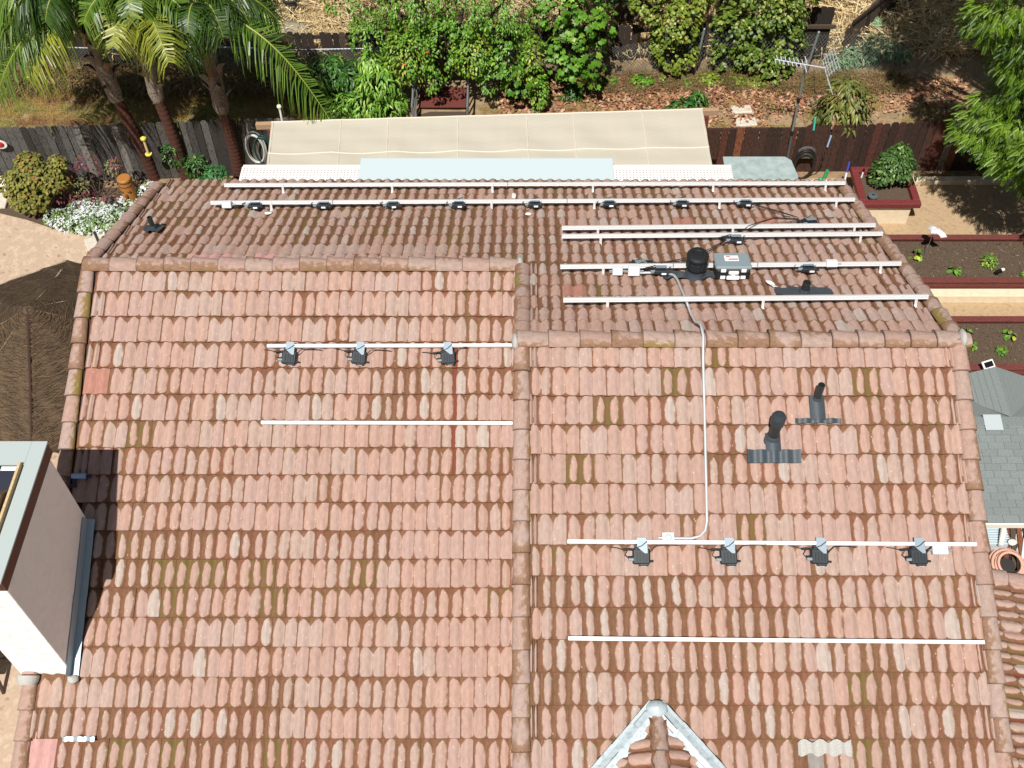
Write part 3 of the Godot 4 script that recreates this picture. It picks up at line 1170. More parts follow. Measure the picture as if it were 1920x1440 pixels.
func build_roof_things() -> void:
	var g1 := "long rails on the back roof slope"
	var g2 := "thin rails on the front roof slopes"
	rail(bk(-4.71, 2.86, .12), bk(4.98, 2.96, .12), b_cam, 0.046, 0.054, [-3.8, -2.1, -0.54, 1.03, 2.91, 4.67], [-0.3], "longest white rail along the back eave, farthest from the ridge", g1)
	rail(bk(-4.72, 2.06, .12), bk(4.93, 2.2, .12), b_cam, 0.046, 0.054, [-3.82, -2.02, -0.53, 1.01, 2.89, 4.65], [0.6, -2.9], "white rail carrying eight black boxes, second from the back eave", g1)
	rail(bk(0.49, 1.02, .12), bk(4.94, 1.13, .12), b_cam, 0.046, 0.054, [1.0, 2.91, 4.64], [], "white rail with nothing mounted, upper of a close pair on the back slope", g1)
	rail(bk(0.48, 0.7, .12), bk(4.95, 0.8, .12), b_cam, 0.046, 0.054, [1.02, 4.64], [], "white rail with one black box, lower of a close pair on the back slope", g1)
	rail(bk(0.43, -0.37, .12), bk(4.89, -0.26, .12), b_cam, 0.046, 0.054, [0.99, 2.88, 4.62], [1.9, 3.0], "white rail behind the tool case and the fat black vent", g1)
	rail(bk(0.44, -1.4, .12), bk(4.91, -1.3, .12), b_cam, 0.046, 0.054, [0.98, 2.88, 4.76], [], "white rail crossed by the conduit, just above the right ridge", g1)
	rail(lf(-3.37, 1.17, .075), lf(-0.16, 1.16, .075), b_front, 0.042, 0.045, [], [], "thin white rail with three inverters on the left front slope", g2)
	rail(lf(-3.38, 2.19, .075), lf(-0.18, 2.2, .075), b_front, 0.042, 0.045, [], [], "bare thin white rail on the left front slope", g2)
	rail(rt(0.44, 2.35, .075), rt(4.9, 2.38, .075), b_front, 0.042, 0.045, [], [2.6], "thin white rail with four inverters on the right front slope", g2)
	rail(rt(0.44, 3.38, .075), rt(4.87, 3.42, .075), b_front, 0.042, 0.045, [], [], "bare thin white rail lowest on the right front slope", g2)
	var gi := "black microinverters on the rails"
	var ord := ["first", "second", "third", "fourth", "fifth", "sixth", "seventh", "eighth"]
	var xs := [-4.05, -3.03, -2.0, -1.02, 0.12, 1.23, 2.33, 3.28]
	for i in 8:
		make_inverter(bk(xs[i], 2.07 + 0.016 * i, .105), b_cam * Basis(Vector3.UP, rf(-0.05, 0.05)), false, "%s black inverter from the left on the rail of eight near the back eave" % ord[i], gi)
	make_inverter(bk(4.1, 1.5, .05), b_cam * Basis(Vector3.UP, 0.2), false, "black inverter lying loose on the tiles by the right back edge", gi)
	make_inverter(bk(2.89, 0.72, .1), b_cam, false, "lone black inverter on the lower rail of the close pair", gi)
	make_inverter(bk(1.49, -0.25, .1), b_cam * Basis(Vector3.UP, PI + 0.2), false, "black inverter turned backwards above the rail, left of the fat vent", gi)
	make_inverter(bk(1.74, -0.37, .1), b_cam, false, "black inverter between the white boxes and the fat black vent", gi)
	make_inverter(bk(3.66, -0.29, .1), b_cam, false, "black inverter right of the tool case on its rail", gi)
	for i in 3:
		make_inverter(lf([-3.07, -2.16, -1.03][i], 1.17, .06), b_front * Basis(Vector3.UP, rf(-0.08, 0.08)), true, "%s of three inverters from the left on the left front slope" % ord[i], gi)
	for i in 4:
		make_inverter(rt([1.25, 2.2, 3.2, 4.27][i], 2.36, .06), b_front * Basis(Vector3.UP, rf(-0.06, 0.06)), true, "%s of four inverters from the left on the right front slope" % ord[i], gi)
	small_box(bk(-4.46, 2.0, .11), b_cam, Vector3(0.14, 0.08, 0.1), "small grey junction box at the left end of the rail of eight")
	small_box(bk(1.17, -0.44, .09), b_cam, Vector3(0.13, 0.09, 0.1), "smaller white box under the rail left of the square one", "")
	small_box(bk(1.38, -0.47, .1), b_cam, Vector3(0.15, 0.12, 0.06), "square white junction box where the conduit starts")
	small_box(bk(3.97, -0.29, .13), b_cam, Vector3(0.15, 0.07, 0.09), "flat white box near the right end of the tool case rail")
	small_box(rt(1.54, 2.31, .075), b_front, Vector3(0.13, 0.08, 0.11), "white box with a round green emblem on the front rail", "logo")
	small_box(rt(4.5, 2.44, .06), b_front, Vector3(0.17, 0.06, 0.1), "pale box right of the fourth front inverter")
	# conduit
	var m := MB.new()
	m.tube([bk(1.45, -0.46, .07), bk(1.72, -0.44, .07), bk(1.83, -0.47, .07), bk(1.895, -0.55, .07), bk(1.92, -0.7, .07), bk(1.945, -1.2, .07), bk(1.96, -1.7, .07), bk(1.975, -1.95, .09), right_ridge + Vector3(2.0, 0.15, -0.1), right_ridge + Vector3(2.01, 0.15, 0.08), rt(2.01, 0.3, .09), rt(2.0, 1.0, .075), rt(1.985, 1.7, .075), rt(1.975, 2.13, .075), rt(1.95, 2.23, .075), rt(1.89, 2.29, .075), rt(1.8, 2.315, .075), rt(1.6, 2.315, .075)], 0.0165, 10)
	tag(part("conduit", m, "conduit", null), "grey metal conduit running over the ridge and down the right front slope", "conduit")
	# loose cables between inverters
	m = MB.new()
	for k in 2:
		var o := 0.05 * k
		m.tube([bk(3.42, 2.15 - o, .06), bk(3.7, 1.85 - o, .07), bk(3.95, 1.6, .06)], 0.006, 5)
	tag(part("cable", m, "black_soft", null), "pair of black cables from the eighth inverter to the loose one", "cable")
	m = MB.new()
	for k in 2:
		var o := 0.04 * k
		m.tube([bk(3.95, 1.5 + o, .06), bk(3.5, 1.2 + o, .19), bk(3.1, 0.92, .19), bk(2.95, 0.8, .12)], 0.006, 5)
	tag(part("cable", m, "black_soft", null), "black cables crossing the close pair of rails", "cable")
	m = MB.new()
	for k in 2:
		var o := 0.06 * k
		m.tube([bk(2.78, 0.66, .1), bk(2.5, 0.4 - o, .06), bk(2.1, 0.05 - o, .06), bk(1.65, -0.17, .07)], 0.006, 5)
	tag(part("cable", m, "black_soft", null), "long black cables running left from the lone inverter toward the conduit", "cable")
	# vents
	pipe_vent(bk(-5.33, 1.22, 0.0), 0.035, 0.26, false, "round", "thin black pipe at the left end of the back slope", b_cam)
	pipe_vent(bk(3.47, -0.98, 0.0), 0.05, 0.22, false, "sheet", "black pipe on a dark flashing sheet right of the tool case", b_cam)
	pipe_vent(rt(2.76, 1.2, 0.0), 0.06, 0.42, true, "skirt", "capped grey pipe on the right front slope, wider of two", b_front)
	pipe_vent(rt(3.285, 0.76, 0.0), 0.04, 0.32, false, "skirt_thin", "thin uncapped pipe on the right front slope", b_front)
	var t := thing("roof_vent", "fat black ribbed vent with a round cap beside the tool case", "roof vent", bk(2.17, -0.44, 0.0))
	m = MB.new()
	m.lathe([Vector2(0.17, -0.08), Vector2(0.13, 0.06), Vector2(0.105, 0.1), Vector2(0.105, 0.16)], 18, false)
	part("base_cone", m, "lead", t)
	m = MB.new()
	m.lathe([Vector2(0.1, 0.14), Vector2(0.1, 0.2), Vector2(0.125, 0.21), Vector2(0.125, 0.34), Vector2(0.11, 0.35)], 18)
	for k in 12:
		var a := TAU * k / 12.0
		m.box(Vector3(sin(a) * 0.128, 0.275, cos(a) * 0.128), Vector3(0.022, 0.12, 0.014), 0.003, Basis(Vector3.UP, a))
	part("body", m, "black_plastic", t)
	m = MB.new()
	m.lathe([Vector2(0.11, 0.34), Vector2(0.14, 0.36), Vector2(0.142, 0.4), Vector2(0.12, 0.43), Vector2(0.07, 0.435), Vector2(0.06, 0.42), Vector2(0.001, 0.42)], 20)
	part("cap", m, "black_soft", t)
	m = MB.new()
	var p := PackedVector3Array()
	for r in 2:
		for k in 19:
			var x := -0.42 + 0.84 * k / 18.0
			p.append(b_cam * Vector3(x, 0.026 + 0.03 * absf(cos(x * PI / 0.154)), 0.12 - 0.22 * r + 0.03 * sin(k * 1.3)))
	m.surf(2, 19, p)
	part("flashing", m, "lead", t)
	# organiser case
	t = thing("tool_case", "black organiser case with a clear grey lid and white latches", "tool case", bk(2.64, -0.43, 0.05), b_cam * Basis(Vector3.RIGHT, 0.2))
	m = MB.new()
	m.box(Vector3(0, 0.08, 0), Vector3(0.44, 0.15, 0.3), 0.02)
	part("body", m, "black_soft", t)
	m = MB.new()
	m.box(Vector3(0, 0.182, -0.01), Vector3(0.46, 0.05, 0.33), 0.014)
	part("lid", m, "clear_lid", t)
	for x in [-0.13, 0.13]:
		for y in [0.15, 0.045]:
			m = MB.new()
			m.box(Vector3(x, y, 0.156), Vector3(0.065, 0.05, 0.012), 0.004)
			part("latch", m, "white_label", t)
	m = MB.new()
	m.box(Vector3(0, 0.13, 0.175), Vector3(0.13, 0.05, 0.035), 0.012)
	m.box(Vector3(0.0, 0.05, 0.17), Vector3(0.17, 0.06, 0.04), 0.014)
	m.box(Vector3(0.0, 0.09, 0.165), Vector3(0.05, 0.06, 0.03), 0.008)
	part("handle", m, "white_label", t)
	m = MB.new()
	m.box(Vector3(-0.01, 0.209, -0.04), Vector3(0.18, 0.003, 0.12))
	part("label_sheet", m, "white_label", t)
	m = MB.new()
	m.box(Vector3(0.01, 0.2115, -0.015), Vector3(0.12, 0.002, 0.025))
	m.box(Vector3(-0.05, 0.2115, -0.075), Vector3(0.05, 0.002, 0.02))
	part("print", m, "print_red", t)
	# scraps and smears
	m = MB.new()
	p = PackedVector3Array()
	for r in 7:
		for k in 3:
			p.append(bk(3.1 + 0.035 * k + 0.006 * sin(r * 2.4) - 0.01 * r, -0.88 + 0.035 * r, 0.055 + 0.006 * sin(r * 1.3 + k)))
	m.surf(7, 3, p)
	tag(part("paper_scrap", m, "white_label", null), "curled white strip of paper left of the pipe on the dark sheet", "paper")
	for e in [["white sealant smear between the two longest rails", bk(-0.2, 2.62, 0.03), Vector3(0.035, 0.012, 0.14)], ["round white sealant blob under the rail of eight, near its middle", bk(0.02, 1.83, 0.03), Vector3(0.05, 0.014, 0.06)], ["white sealant blob at the foot near the rail of eight's left end", bk(-3.83, 1.86, 0.03), Vector3(0.06, 0.014, 0.05)]]:
		m = MB.new()
		m.xf = Transform3D(b_cam, e[1])
		m.ball(Vector3.ZERO, e[2], 12, 6, 0.25, e[1].x)
		tag(part("sealant_patch", m, "white_sealant", null), e[0], "sealant", "white sealant marks on the back slope")
	t = thing("cordless_tool", "small blue handheld tool lying in the chimney's shadow", "tool", lf(-5.62, 2.88, 0.05), b_front)
	m = MB.new()
	m.tube([Vector3(-0.09, 0.02, 0), Vector3(0.09, 0.02, 0)], 0.034, 10)
	part("barrel", m, "tool_blue", t)
	m = MB.new()
	m.tube([Vector3(0.09, 0.02, 0), Vector3(0.15, 0.02, 0.005)], 0.022, 8)
	m.box(Vector3(-0.06, 0.0, 0.07), Vector3(0.045, 0.04, 0.11), 0.01)
	m.box(Vector3(-0.08, 0.0, 0.12), Vector3(0.1, 0.05, 0.04), 0.01)
	part("grip", m, "tool_dark", t)
	t = thing("tape_strip", "silver tape patch on the tiles at the bottom left", "tape", lf(-5.29, 6.02, 0.034), b_front)
	m = MB.new()
	p = PackedVector3Array()
	for r in 2:
		for k in 12:
			var x := -0.19 + 0.38 * k / 11.0
			p.append(Vector3(x, 0.012 + 0.012 * cos(x * TAU / 0.154), 0.03 - 0.055 * r + 0.005 * sin(k * 2.0)))
	m.surf(2, 12, p)
	part("strip", m, "tape_metal", t)
	t = thing("cement_patch", "grey cement smear across two tiles at the bottom right", "cement patch", rt(3.1, 4.49, 0.03), b_front)
	m = MB.new()
	p = PackedVector3Array()
	for r in 3:
		for k in 20:
			var x := -0.28 + 0.56 * k / 19.0
			p.append(Vector3(x, 0.012 + 0.022 * cos(x * TAU / 0.156), 0.07 - 0.07 * r + 0.02 * sin(k * 1.1 + r)))
	m.surf(3, 20, p)
	part("smear", m, "mortar", t)

# ---------------------------------------------------------------- ground
func hill(x: float, z: float) -> float:
	var bumpy := 0.05 * sin(x * 1.7 + z * 0.6) + 0.04 * sin(x * 0.6 - z * 1.9)
	if z > -18.2:
		return 0.8
	if z > -21.2:
		return 0.8 + (-18.2 - z) / 6.0 + bumpy * 0.6
	var far := -21.2 - z
	return 1.3 + 0.33 * minf(far, 25.0) + 0.1 * maxf(0.0, far - 25.0) + bumpy

func sheet(x0: float, x1: float, z0: float, z1: float, y: float) -> MB:
	var m := MB.new()
	m.quad(Vector3(x0, y, z1), Vector3(x1, y, z1), Vector3(x1, y, z0), Vector3(x0, y, z0))
	return m

func build_ground() -> void:
	structure("ground", sheet(-160, 160, -18.3, 160, 0.0), "ground")
	var xs := []
	var zs := []
	var x := -14.0
	while x <= 14.01:
		xs.append(x)
		x += 0.5
	xs = [-160.0, -90.0, -50.0, -30.0, -20.0] + xs + [20.0, 30.0, 50.0, 90.0, 160.0]
	var z := -18.2
	while z > -28.0:
		zs.append(z)
		z -= 0.4
	zs += [-30.0, -34.0, -40.0, -50.0, -70.0, -100.0, -160.0]
	var p := PackedVector3Array()
	for zz in zs:
		for xx in xs:
			p.append(Vector3(xx, hill(xx, zz), zz))
	var m := MB.new()
	m.surf(zs.size(), xs.size(), p)
	structure("hillside", m, "hillside")
	# the cut bank behind the low fences
	m = MB.new()
	m.box(Vector3(0, 0.39, -18.22), Vector3(320, 0.8, 0.04))
	structure("bank", m, "soil")
	# left patio: two stamped slabs with a joint
	var t := Node3D.new()
	t.name = "patio"
	add_child(t, true)
	t.set_meta("kind", "structure")
	for e in [[-12.8, -8.82], [-8.8, -5.62]]:
		m = MB.new()
		m.prism(PackedVector2Array([Vector2(e[0], 3.0), Vector2(e[1], 3.0), Vector2(e[1], 16.25 if e[1] < -7 else 15.6), Vector2(-9.6 if e[1] < -7 else -8.2, 16.3), Vector2(-10.3 if e[1] < -7 else -8.5, 16.6 if e[1] < -7 else 16.3), Vector2(e[0], 17.4 if e[1] < -7 else 16.25)]), -0.03, 0.008)
		var o := part("slab", m, "patio", t)
		o.transform = Transform3D(Basis(Vector3(1, 0, 0), Vector3(0, 0, -1), Vector3(0, 1, 0)), Vector3.ZERO)
	# right side yard of pressed sand
	structure("path", sheet(4.9, 40, -17.9, 20, 0.004), "path")
	structure("garden_bed", sheet(-12.6, -5.6, -17.6, -15.4, 0.004), "soil")
	# stepping stones
	for e in [[4.55, -18.95], [4.62, -18.62]]:
		m = MB.new()
		m.box(Vector3(e[0], hill(e[0], e[1]) + 0.02, e[1]), Vector3(0.45, 0.07, 0.26), 0.02, Basis(Vector3.UP, 0.06))
		tag(part("stepping_stone", m, "concrete", null), "pale stepping stone behind the red fence, %s" % ("farther" if e[1] < -18.8 else "nearer"), "stepping stone", "stepping stones by the canopy corner")

# ---------------------------------------------------------------- fences
func board(parent: Node3D, x: float, y0: float, y1: float, w: float, material: String, lean := 0.0, z := 0.0) -> void:
	var m := MB.new()
	var c := w * 0.24
	var h := y1 - y0
	m.prism(PackedVector2Array([Vector2(-w / 2, 0), Vector2(w / 2, 0), Vector2(w / 2, h - c), Vector2(w / 2 - c, h), Vector2(-w / 2 + c, h), Vector2(-w / 2, h - c)]), -0.009, 0.009)
	var o := part("board", m, material, parent)
	o.transform = Transform3D(Basis(Vector3(0, 0, 1), lean), Vector3(x, y0, z))

func board_fence(called: String, label: String, a: Vector3, b: Vector3, high0: float, high1: float, w: float, family: String, weights: Array, lean := 0.012, back := 1.0, skip := [], tilt := 0.0) -> Node3D:
	var along := (b - a)
	var flat := Vector3(along.x, 0, along.z)
	var len := flat.length()
	var x := flat / len
	var t := thing(called, label, "fence", a, Basis(x, Vector3.UP, x.cross(Vector3.UP)))
	var n := int(len / (w + 0.008))
	for i in n:
		var u := (i + 0.5) * (w + 0.008)
		var drop := false
		for s in skip:
			if u > s[0] and u < s[1]: drop = true
		if drop:
			continue
		var gy := along.y * u / len
		var q := rng.randf()
		var pick := 0
		for k in weights.size():
			if q < weights[k]:
				pick = k
				break
		board(t, u, gy, gy + lerpf(high0, high1, u / len) + rf(-0.025, 0.025), w, "%s_%d" % [family, pick], tilt + rf(-lean, lean), rf(-0.004, 0.004))
	for f in [0.16, 0.84]:
		var m := MB.new()
		var slope := Basis(Vector3(0, 0, 1), atan2(along.y, len))
		m.box(Vector3(len / 2, along.y / 2 + f * (high0 + high1) * 0.5, -0.035 * back), Vector3(len, 0.085, 0.038), 0.004, slope)
		part("stringer", m, family + "_0", t)
	var u := 0.1
	while u < len:
		var m := MB.new()
		m.box(Vector3(u, along.y * u / len + 0.45 * lerpf(high0, high1, u / len), -0.1 * back), Vector3(0.09, 0.9 * lerpf(high0, high1, u / len), 0.09), 0.005)
		part("post", m, family + "_1", t)
		u += 2.4
	return t

func chain_fence() -> void:
	var t := thing("chain_link_fence", "galvanised chain-link fence in front of the dark upper board fences", "fence")
	var za := -19.95
	var m := MB.new()
	var x0 := -13.0
	var x1 := 8.5
	var tall := func(x: float) -> float: return lerpf(0.72, 1.1, smoothstep(1.5, 3.6, x))
	var top := 0.9
	var wire := func(a: Vector3, b: Vector3) -> void:
		var d := (b - a).normalized()
		var s := d.cross(Vector3(0, 0, 1)).normalized() * 0.0032
		var f := Vector3(0, 0, 0.0032)
		m.quad(a - s + f * 0.0, b - s, b + f, a + f)
		m.quad(a + f, b + f, b + s, a + s)
	var stp := 0.075
	var n := int((x1 - x0) / stp)
	for i in n:
		var xa := x0 + i * stp
		for dirn in [-1.0, 1.0]:
			var xb: float = xa + dirn * top * 0.8
			if xb < x0 or xb > x1:
				continue
			var ya := hill(xa, za) - 0.02
			wire.call(Vector3(xa, ya, za + 0.004 * dirn), Vector3(xb, hill(xb, za) + tall.call(xb), za + 0.004 * dirn))
	part("wire_mesh", m, "chain", t, "stuff")
	for px in [-12.2, -9.0, -5.5, -3.25, 1.32, 3.6, 6.0, 8.35]:
		m = MB.new()
		var g := hill(px, za)
		var leanx := 0.35 if px > 8.0 else (0.1 if px > 3.0 else 0.0)
		var hp: float = tall.call(px) + 0.06
		m.tube([Vector3(px, g - 0.1, za + 0.03), Vector3(px + leanx, g + hp, za + 0.03)], 0.026, 8)
		m.ball(Vector3(px + leanx, g + hp, za + 0.03), Vector3(0.032, 0.03, 0.032), 8, 5)
		part("post", m, "galvanised", t)
	m = MB.new()
	var pts := []
	var x := -13.0
	while x < -2.0:
		pts.append(Vector3(x, hill(x, za) + 0.72 - 0.02, za - 0.012))
		x += 1.0
	m.tube(pts, 0.018, 6)
	part("top_rail", m, "galvanised", t)

func build_fences() -> void:
	board_fence("board_fence", "weathered grey board fence behind the flower bed and palms", Vector3(-14.0, 0.0, -17.5), Vector3(-4.6, 0.0, -18.08), 1.5, 1.45, 0.142, "grey_board", [0.35, 0.6, 0.75, 0.9, 1.01])
	board_fence("board_fence", "dark red-brown board fence behind the red planter and antenna mast", Vector3(3.55, 0.0, -18.08), Vector3(14.0, 0.0, -18.2), 1.14, 1.5, 0.15, "red_board", [0.42, 0.74, 0.83, 0.985, 1.01])
	board_fence("board_fence", "dark board fence behind the chain link at upper left, one board missing", Vector3(-13.0, 1.12, -20.35), Vector3(-3.0, 1.14, -20.35), 0.74, 0.8, 0.13, "dark_board", [0.6, 0.75, 1.01], 0.01, 1.0, [[8.4, 8.53]])
	board_fence("board_fence", "dark gappy board fence in the shade of the upper trees", Vector3(-3.0, 1.14, -20.4), Vector3(5.7, 1.16, -20.45), 0.82, 0.95, 0.13, "dark_board", [0.5, 0.75, 1.01], 0.02, 1.0, [[5.4, 5.6], [6.9, 7.05]])
	var t := board_fence("board_fence", "short dark fence panel with four rounded boards at upper right", Vector3(5.84, 1.16, -20.5), Vector3(6.53, 1.16, -20.5), 1.26, 1.26, 0.162, "dark_board", [0.7, 0.8, 1.01])
	var m := MB.new()
	m.box(Vector3(0.2, 0.84, 0.06), Vector3(1.1, 0.09, 0.05), 0.004)
	part("stringer", m, "dark_board_1", t)
	board_fence("board_fence", "leaning brown board fence climbing the dry slope at upper right", Vector3(6.95, 1.15, -20.6), Vector3(9.6, 1.75, -22.9), 0.72, 1.3, 0.13, "dark_board", [0.25, 0.9, 1.01], 0.03, -1.0, [], 0.2)
	chain_fence()

# ---------------------------------------------------------------- shade structure behind the eave
func build_canopy() -> void:
	var t := thing("shade_canopy", "long beige shade cloth canopy behind the back eave", "canopy")
	var cols := 57
	var rows := 13
	var p := PackedVector3Array()
	var pos := func(u: float, w: float) -> Vector3:
		var a := Vector3(-4.53, 3.0, -14.66).lerp(Vector3(3.23, 3.0, -14.72), u)
		var b := Vector3(-4.66, 2.9, -16.1).lerp(Vector3(3.24, 2.9, -16.5), u)
		var q := a.lerp(b, w)
		var bay := absf(sin(u * PI * 7.0))
		q.y += -0.03 * bay * sin(w * PI) + 0.01 * sin(u * 40.0 + w * 9.0) * sin(w * PI) + 0.008 * sin(w * 26.0 + u * 5.0)
		q.z += 0.012 * bay * (w - 0.4)
		return q
	for r in rows:
		for k in cols:
			p.append(pos.call(float(k) / (cols - 1), float(r) / (rows - 1)))
	var m := MB.new()
	m.surf(rows, cols, p)
	part("cloth", m, "shade_cloth", t)
	for k in range(0, 8):
		m = MB.new()
		var pts := []
		for r in 9:
			pts.append(pos.call(clampf(k / 7.0 + 0.02 * sin(k * 2.1), 0.004, 0.996), r / 8.0) + Vector3(0, 0.003, 0))
		m.tube(pts, 0.009, 6)
		part("seam", m, "shade_seam", t)
	for w in [0.0, 0.34, 0.995]:
		m = MB.new()
		var pts := []
		for k in 57:
			pts.append(pos.call(k / 56.0, w) + Vector3(0, 0.003, 0))
		m.tube(pts, 0.011, 6)
		part("seam", m, "shade_seam", t)
	for e in [[Vector3(-4.95, 2.83, -16.08), Vector3(3.55, 2.83, -16.5)], [Vector3(-4.6, 2.9, -14.72), Vector3(3.5, 2.9, -14.78)]]:
		m = MB.new()
		var d: Vector3 = e[1] - e[0]
		m.box((e[0] + e[1]) * 0.5, Vector3(d.length(), 0.12, 0.09), 0.006, Basis(Vector3.UP, atan2(-d.z, d.x)))
		part("beam", m, "beam_tan", t)
	for e in [Vector3(-4.7, 0, -16.08), Vector3(3.32, 0, -16.48), Vector3(-0.7, 0, -16.28)]:
		m = MB.new()
		m.box(e + Vector3(0, 1.38, 0), Vector3(0.11, 2.76, 0.11), 0.006)
		part("post", m, "wood_red", t)
	m = MB.new()
	m.tube([Vector3(-4.5, 2.8, -16.25), Vector3(-4.5, 3.1, -16.25)], 0.022, 8)
	m.ball(Vector3(-4.5, 3.13, -16.25), Vector3(0.045, 0.045, 0.045), 8, 6)
	part("finial", m, "sign_white", t)
	# white lattice strip along the eave
	t = thing("lattice_roof", "white lattice strips lying between the canopy and the roof edge", "lattice")
	for e in [[-4.86, -2.8], [1.44, 3.5]]:
		m = MB.new()
		var x: float = e[0]
		while x < e[1]:
			m.box(Vector3(x, 3.196, -14.27), Vector3(0.036, 0.008, 0.5))
			x += 0.0575
		var z := -14.5
		while z < -14.02:
			m.box(Vector3((e[0] + e[1]) * 0.5, 3.204, z), Vector3(e[1] - e[0], 0.008, 0.036))
			z += 0.0575
		part("slats", m, "lattice", t, "stuff")
		for zz in [-14.0, -14.53]:
			m = MB.new()
			m.box(Vector3((e[0] + e[1]) * 0.5, 3.2, zz), Vector3(e[1] - e[0], 0.03, 0.05), 0.004)
			part("edge_strip", m, "lattice", t)
	m = MB.new()
	m.box(Vector3(0, 0, 0), Vector3(4.32, 0.012, 0.54), 0.002)
	var o := part("cover_panel", m, "pale_panel", null)
	o.transform = Transform3D(Basis(Vector3.RIGHT, 0.03), Vector3(-0.69, 3.245, -14.4))
	tag(o, "long pale blue-white panel lying at the middle of the back eave", "panel")
	m = MB.new()
	var q := PackedVector2Array()
	for e in [Vector2(-0.63, -0.3), Vector2(0.5, -0.3), Vector2(0.6, -0.2), Vector2(0.66, 0.25), Vector2(0.62, 0.34), Vector2(-0.63, 0.34)]:
		q.append(e)
	m.prism(q, -0.006, 0.006)
	o = part("table_top", m, "grey_sheet", null)
	o.transform = Transform3D(Basis(Vector3(1, 0, 0), Vector3(0, 0, 1), Vector3(0, -1, 0)), Vector3(4.19, 2.55, -15.25))
	tag(o, "grey-green metal sheet with rounded corner beside the antenna mast", "metal sheet")

func build_antenna() -> void:
	var t := thing("television_antenna", "tall television antenna with toothed boom on a dark mast", "antenna", Vector3(5.47, 0, -17.86))
	var m := MB.new()
	m.tube([Vector3(0, 0, 0), Vector3(-0.07, 1.3, 0.05)], 0.028, 10)
	part("mast", m, "mast_dark", t)
	m = MB.new()
	m.tube([Vector3(-0.068, 1.25, 0.05), Vector3(-0.13, 2.7, 0.14)], 0.024, 10)
	part("mast", m, "galvanised", t)
	m = MB.new()
	m.tube([Vector3(-0.068, 1.22, 0.05), Vector3(-0.07, 1.34, 0.052)], 0.034, 10)
	m.tube([Vector3(-0.115, 2.1, 0.12), Vector3(-0.12, 2.2, 0.13)], 0.034, 10)
	part("clamp", m, "black_soft", t)
	var top := Vector3(-0.14, 3.0, 0.17)
	m = MB.new()
	m.tube([Vector3(-0.13, 2.65, 0.14), top], 0.018, 8)
	part("mast", m, "galvanised", t)
	m = MB.new()
	var b0 := top + Vector3(-0.62, 0.12, 0.0)
	var b1 := top + Vector3(0.36, -0.06, 0.02)
	m.tube([b0, b1], 0.013, 6)
	part("boom", m, "antenna_white", t)
	for i in 8:
		var c := b0.lerp(b1, 0.02 + i * 0.085)
		m = MB.new()
		var hz := 0.11 if i < 7 else 0.24
		m.box(c + Vector3(0.02, 0.02, -hz * 0.5), Vector3(0.018, 0.006, hz), 0.001)
		m.box(c + Vector3(-0.02, 0.0, hz * 0.5), Vector3(0.018, 0.006, hz), 0.001)
		part("element", m, "antenna_white", t)
	for s in [-1.0, 1.0]:
		m = MB.new()
		for k in 5:
			var o := Vector3(0.03 * k, s * 0.06 * (k + 1), 0.02 * k)
			m.tube([b1 + o + Vector3(0.02, 0, -0.32), b1 + o + Vector3(0.02, 0, 0.34)], 0.006, 5)
		m.tube([b1, b1 + Vector3(0.14, s * 0.3, 0.1)], 0.01, 6)
		m.tube([b1 + Vector3(0, 0, 0.25), b1 + Vector3(0.14, s * 0.3, 0.35)], 0.008, 6)
		m.tube([b1 + Vector3(0, 0, -0.25), b1 + Vector3(0.14, s * 0.3, -0.15)], 0.008, 6)
		part("reflector", m, "antenna_white", t)
	m = MB.new()
	m.tube([b1 + Vector3(-0.2, -0.02, 0), b1 + Vector3(-0.16, -0.25, 0.03), b1 + Vector3(-0.12, -0.45, 0.06), b1 + Vector3(-0.05, -0.55, 0.1)], 0.005, 5)
	part("lead_wire", m, "black_soft", t)

# ---------------------------------------------------------------- yard things
func hose_loops(t: Node3D, c: Vector3, r: float, n: int, rad: float, material: String, squash: float, lying: bool) -> void:
	for i in n:
		var pts := []
		var rr := r * (1.0 - 0.055 * i)
		var off := Vector3(rf(-0.02, 0.02), rf(-0.02, 0.02), 0.02 * i)
		for k in 25:
			var a := TAU * k / 24.0
			var w := Vector3(cos(a) * rr, sin(a) * rr * squash, 0) + off
			if lying:
				w = Vector3(w.x, 0.03 * i, w.y)
			pts.append(c + w)
		var m := MB.new()
		m.tube(pts, rad, 7, false)
		part("loop", m, material, t)

